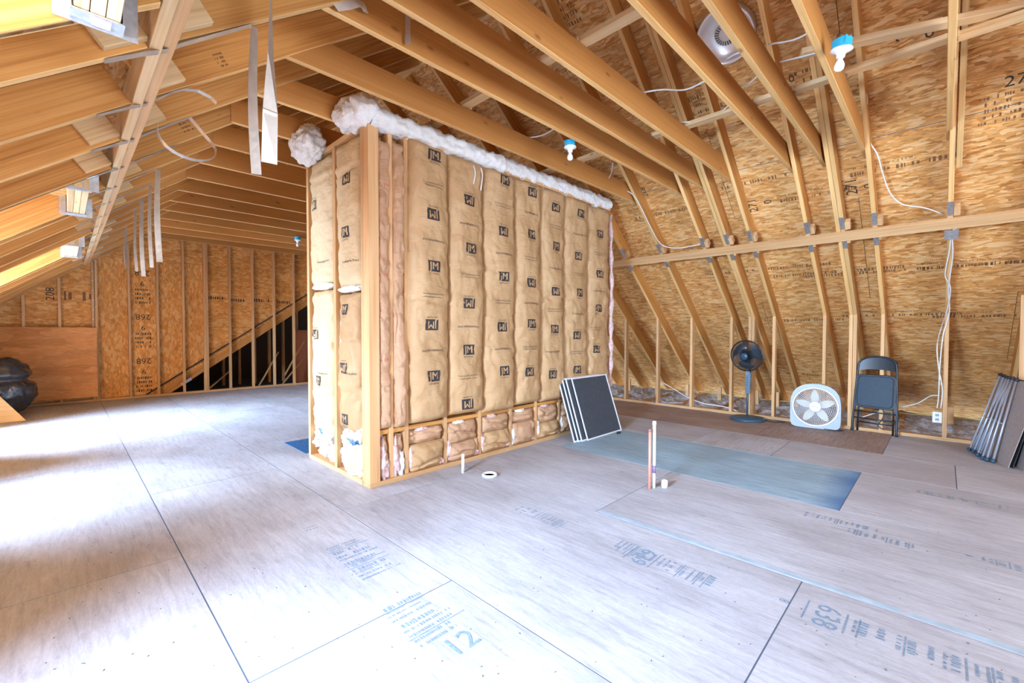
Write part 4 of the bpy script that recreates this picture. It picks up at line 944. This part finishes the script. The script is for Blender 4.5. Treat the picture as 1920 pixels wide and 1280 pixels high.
multitube('rear_grille', [([(q[0], DF/2, q[2]) for q in pts], r, c) for pts, r, c in lst[:9]]+[([(q[0], DF/2, q[2]) for q in pts], r, c) for pts, r, c in lst[9::2]], t, FANG, 4)
lathe('hub_cap', [(.068, 0), (.066, .008), (.04, .012), (.0001, .013)], t, WHITE, 32, mtx=Matrix.Translation((0, -DF/2-.004, cz)) @ Matrix.Rotation(PI/2, 4, 'X'))
stamp(t, frame((0, -DF/2-.0185, cz), (1, 0, 0), (0, 0, 1)), dashes(-.03, 0, .06, .016, 1, 5, .95), plain('grey_print', (.25, .28, .33), .6), 'hub_print')
for k in range(5):
    a = PI/2+2*PI*k/5+.05; vs = []
    for i in range(7):
        r = .05+.165*i/6; w = .045*math.sin(PI*(.22+.68*i/6)); 
        for s in (-1, 1):
            tx = s*w; vs.append((r*math.cos(a)-tx*math.sin(a), -.012+s*.016, cz+r*math.sin(a)+tx*math.cos(a)))
    vs += [(x, y+.003, z) for x, y, z in vs]
    fs = [(2*i, 2*i+1, 2*i+3, 2*i+2) for i in range(6)]+[(14+2*i, 14+2*i+2, 14+2*i+3, 14+2*i+1) for i in range(6)]
    link('blade', mesh(vs, fs, True), t, FANB)
lathe('motor', [(.05, 0), (.05, .06), (.0001, .06)], t, FANG, 24, mtx=Matrix.Translation((0, .05, cz)) @ Matrix.Rotation(PI/2, 4, 'X'))
box('control_panel', (.0, -.01, HF-.004), (.15, .07, .02), t, BLACKP)
for x in (-.03, .0, .03): box('control_knob', (x, -.01, HF+.008), (.012, .02, .01), t, FANG)
tube('power_cord', [(.05, .05, .01), (.12, -.07, .008), (.24, -.09, .008), (.30, -.02, .008), (.22, .05, .01)], .004, t, BLACKP)

# ================================================================== standing fan
b0 = at(1401, 782, 'Z', 0)*.972
t = thing('pedestal_fan', 'dark standing fan with round base in front of the knee wall', 'fan', (b0.x, b0.y, 0), YAW-.55-PI/2)
lathe('base', [(.215, 0), (.225, .008), (.223, .028), (.195, .042), (.06, .05), (.028, .055), (.0001, .055)], t, NAVY, 48)
tube('pole', [(0, 0, .04), (0, 0, .50)], .0135, t, NAVY, 12, 0)
prism('control_column', [(-.030, .37), (.026, .37), (.040, .62), (.026, .69), (-.030, .69)], .06, t, NAVY, Matrix(((1, 0, 0, 0), (0, 0, -1, .03), (0, 1, 0, 0), (0, 0, 0, 1))), .006)
lathe('speed_knob', [(.012, 0), (.012, .008), (.0001, .009)], t, FANG, 20, mtx=Matrix.Translation((-.006, -.03, .65)) @ Matrix.Rotation(PI/2, 4, 'X'))
for k in range(4): box('push_button', (-.006, -.032, .60-.035*k), (.018, .006, .012), t, CHAIRM)
tube('neck', [(.02, .02, .66), (.015, .05, .80), (.0, .05, .90)], .016, t, CHAIRM, 10)
M = Matrix.Translation((-.02, -.03, .905)) @ Matrix.Rotation(-.38, 4, 'Z') @ Matrix.Rotation(PI/2+.10, 4, 'X')
R1 = .215; head = link('head', None, t, mtx=M)     # head axis = local z pointing to the front
lathe('motor_housing', [(.0001, -.16), (.05, -.15), (.065, -.10), (.06, -.06), (.0001, -.05)], head, BLACKP, 24)
tube('guard_rim', [(R1*math.cos(2*PI*k/48), R1*math.sin(2*PI*k/48), 0) for k in range(48)], .009, head, CHAIRM, 8, 0, True)
lst = []
for s, m in ((1, 110), (-1, 70)):
    for k in range(m):
        a = 2*PI*k/m; lst.append(([(.045*math.cos(a), .045*math.sin(a), s*.065), (.13*math.cos(a+.12), .13*math.sin(a+.12), s*.060), (.19*math.cos(a+.2), .19*math.sin(a+.2), s*.035), (R1*math.cos(a+.22), R1*math.sin(a+.22), 0)], .0019, False))
    for r, z in ((.10, .062), (.16, .05)): lst.append(([(r*math.cos(2*PI*j/40), r*math.sin(2*PI*j/40), s*z) for j in range(40)], .0018, True))
multitube('wire_guard', lst, head, CHAIRM, 4)
lathe('badge', [(.05, .062), (.045, .070), (.0001, .072)], head, NAVY, 24)
for k in range(3):
    vs = []; a0 = 2*PI*k/3
    for i in range(8):
        r = .04+.15*i/7
        for j in range(6): a = a0+(j/5-.5)*(.9+.7*i/7)+.5*i/7; vs.append((r*math.cos(a), r*math.sin(a), -.02+.05*(j/5-.5)))
    fs = [(i*6+j, i*6+j+1, i*6+j+7, i*6+j+6) for i in range(7) for j in range(5)]
    link('blade', mesh(vs, fs, True), head, plain('smoky_blade', (.05, .065, .085), .25, vary=.05) if k == 0 else bpy.data.materials['smoky_blade'])
tube('power_cord', [(.05, .10, .03), (.22, .03, .008), (.34, -.02, .006), (.45, .06, .006), (.36, .1, .006)], .004, t, BLACKP)

# ================================================================== folding chair (folded flat, leaning on a stud)
c0, c1 = at(1597, 806, 'Z', 0), at(1681, 819, 'Z', 0); mid = (c0+c1)/2
ang = math.atan2(c1.y-c0.y, c1.x-c0.x); W2 = (c1-c0).length/2
t = thing('folding_chair', 'black metal folding chair folded flat against the knee wall', 'chair', (mid.x, mid.y, 0), ang); t.rotation_euler = (-.10, 0, ang)
HC = .93; fr = .0115
pts = [(-W2, 0, 0), (-W2+.012, 0, .40), (-W2+.03, .0, HC-.14), (-W2+.05, 0, HC-.05), (-W2+.12, 0, HC), (0, 0, HC+.012), (W2-.12, 0, HC), (W2-.05, 0, HC-.05), (W2-.03, 0, HC-.14), (W2-.012, 0, .40), (W2, 0, 0)]
tube('front_frame', pts, fr, t, CHAIRM, 10)
tube('rear_leg', [(-W2+.045, .035, .0), (-W2+.05, .03, .62)], fr*.9, t, CHAIRM, 10, 0); tube('rear_leg', [(W2-.045, .035, .0), (W2-.05, .03, .62)], fr*.9, t, CHAIRM, 10, 0)
for z, y in ((.255, 0), (.17, .0)): tube('cross_bar', [(-W2+.01, y, z), (W2-.01, y, z)], .008, t, CHAIRM, 8, 0)
tube('cross_bar', [(-W2+.05, .035, .12), (W2-.05, .035, .12)], .008, t, CHAIRM, 8, 0)
def rrect(w, h, r, n=6):
    return [(sx*(w/2-r)+r*math.cos(a), sy*(h/2-r)+r*math.sin(a)) for sx, sy, a0 in ((1, 1, 0), (-1, 1, PI/2), (-1, -1, PI), (1, -1, 1.5*PI)) for a in [a0+PI/2*k/n for k in range(n+1)]]
up = lambda z, y: frame((0, y, z), (1, 0, 0), (0, 0, 1))
def curved(name, w, z0, z1, y, bow, mat, r=.03):
    vs = []; nu, nv = 16, 6
    for j in range(nv+1):
        for i in range(nu+1):
            u = i/nu*2-1; v = j/nv; top = z1+.012*(1-u*u)-(.045*max(0, abs(u)-.75)*4*(1 if v > .5 else 0)*v)
            vs.append((u*w/2, y+bow*(1-u*u), z0+(top-z0)*v-(.03*(abs(u)**3))*(1-v)))
    m = len(vs); vs += [(x, yy-.006, z) for x, yy, z in vs]; fs = []
    for j in range(nv):
        for i in range(nu): a = j*(nu+1)+i; fs += [(a, a+1, a+nu+2, a+nu+1), (m+a+nu+1, m+a+nu+2, m+a+1, m+a)]
    return link(name, mesh(vs, fs, True), t, mat)
curved('backrest', 2*W2-.055, HC-.145, HC-.012, .004, .02, CHAIRM)
sw = 2*W2-.06
prism('seat_pan', rrect(sw, .40, .05), .012, t, CHAIRM, up(.51, -.004))
pad = prism('seat_pad', rrect(sw-.035, .365, .045), .022, t, VINYL, up(.51, -.006), .006)
tube('seat_piping', [(x, y, .021) for x, y in rrect(sw-.03, .37, .046)], .003, pad, CHAIRM, 6, 0, True)
tube('seat_rim', [(x, -.004, .51+y) for x, y in rrect(sw+.004, .405, .05)], .007, t, CHAIRM, 6, 0, True)
for s in (-1, 1):
    lumber('hinge_bracket', (s*(W2-.022), -.01, .28), (s*(W2-.03), -.01, .40), .003, .022, (1, 0, 0), t, CHAIRM, 0)
    lathe('foot_cap', [(.0001, 0), (.015, 0), (.015, .03), (.012, .034)], t, BLACKP, 14, (s*W2, 0, 0))
tube('hanging_cord', [(.03, .06, .34), (.08, .05, .26), (.06, .05, .18), (.02, .06, .10), (.07, .06, .06)], .005, t, BLACKP)

# ================================================================== rack of tubes, panels and boards at the right edge
base = at(1838, 850, 'Z', 0); 
t = thing('drying_rack', 'folded silver tube rack with dark joints leaning at the right', 'rack')
lows = [at(x, y, 'Z', z) for x, y, z in ((1818, 842, .02), (1826, 846, .02), (1833, 852, .02), (1842, 858, .02), (1850, 861, .02), (1862, 864, .02))]
tops = [at(x, y, 'X', 6.78-.07*k) for k, (x, y) in enumerate(((1876, 702), (1883, 705), (1888, 707), (1893, 708), (1899, 709), (1906, 712)))]
for k in range(6):
    tube('rack_tube', [lows[k], tops[k]], .0085, t, TUBE, 8, 0)
    blob('rack_joint', t, lows[k], (.026, .02, .022), NAVY, k, .15, 2); blob('rack_joint', t, tops[k], (.022, .02, .02), BLACKP, k+9, .15, 2)
for k in range(3): tube('rack_tube', [lows[k]+Vector((.03, -.02, .01)), tops[k+2]], .007, t, TUBE, 8, 0)
tube('rack_bar', [tops[0], tops[5]], .008, t, BLACKP, 8, 0); tube('rack_bar', [lows[0], lows[5]], .010, t, NAVY, 8, 0)
m1 = [lows[k]*.55+tops[k]*.45 for k in (0, 5)]; tube('rack_bar', m1, .006, t, TUBE, 8, 0)
def leanboard(name, label, cat, pb, lean, w, h, mat, dirv, th=.008, extra=None):
    """bottom edge starts at pb and runs along dirv; leans toward -Y"""
    d = Vector(dirv).normalized(); upv = (Vector((.0, -math.sin(lean), math.cos(lean)))); upv = (upv-d*upv.dot(d)).normalized()
    tt = thing(name, label, cat, pb); M = frame((0, 0, 0), d, upv); o = prism('panel', [(0, 0), (w, 0), (w, h), (0, h)], th, tt, mat, M)
    if extra: extra(tt, M, w, h, th)
    return tt
def tape(tt, M, w, h, th): 
    lumber('blue_tape', M @ Vector((.10, .30, th+.001)), M @ Vector((.36, .10, th+.001)), .03, .001, M.to_3x3() @ Vector((0, 0, 1)), tt, plain('blue_tape', (.08, .26, .55), .5), 0)
q = Vector((6.04, -.445, 0)); leanboard('card_panel', 'grey cardboard panel with blue tape behind the tube rack', 'panel', q, .25, .75, .80, CARD, (.96, .26, 0), .006, tape)
q = Vector((6.06, -.475, 0)); leanboard('black_panel', 'black thin panel behind the grey cardboard one', 'panel', q, .22, .75, .80, CARDK, (.97, .22, 0), .006)
q = Vector((5.99, -.535, 0)); leanboard('card_panel', 'rear grey cardboard panel leaning beside the upright board', 'panel', q, .16, .75, .78, CARD, (.98, .16, 0), .006)
q = at(1917, 872, 'Z', 0)
lb = at(1907, 800, 'X', 6.8)
o = link('upright_board', boxmesh(1.62, .40, .018, .002, 'ub'), None, STUD, mtx=frame((6.80, lb.y-.20, .811), (0, 0, 1), (0, 1, 0)))
tag(o, 'pale tan board standing upright at the right edge of the room', 'board')

# ================================================================== bin bag and scrap board at far left
bp = at(18, 775, 'Z', 0); by = 9.7; bp = Vector((-.62, by, 0))
vs = []; bm = bmesh.new(); bmesh.ops.create_icosphere(bm, subdivisions=5, radius=1)
for v in bm.verts:
    n = v.co.normalized(); z = n.z
    r = .30 if z < .2 else .30-.12*(z-.2)
    waist = 1-.28*math.exp(-((z-.28)/.10)**2)
    q = Vector((n.x*.33*waist, n.y*.30*waist, z*.46 if z > 0 else z*.40))
    k = noise.fractal(q*7, .8, 2, 4)*.05+abs(noise.noise(q*11))*.05
    v.co = q*(1+k*1.3)+Vector((0, 0, .40)); v.co.z = max(v.co.z, 0)
tag(link('garbage_bag', from_bm(bm, True), None, BAG, bp), 'stuffed black plastic bag slumped in the far left corner', 'garbage bag')
a0, a1, a2 = Vector((-.38, 9.10, .0)), Vector((-1.0, 9.15, .0)), Vector((-1.0, 9.40, .90))
ex = (a1-a0); ey = a2-a0
M = frame(a0, ex, ey); inv = M.inverted(); pl = [(inv @ p).xy for p in (a0, a1, a2)]
o = prism('scrap_board', [tuple(p) for p in pl], .02, None, PINE, M); tag(o, 'triangular pale offcut board in front of the black bag', 'board')
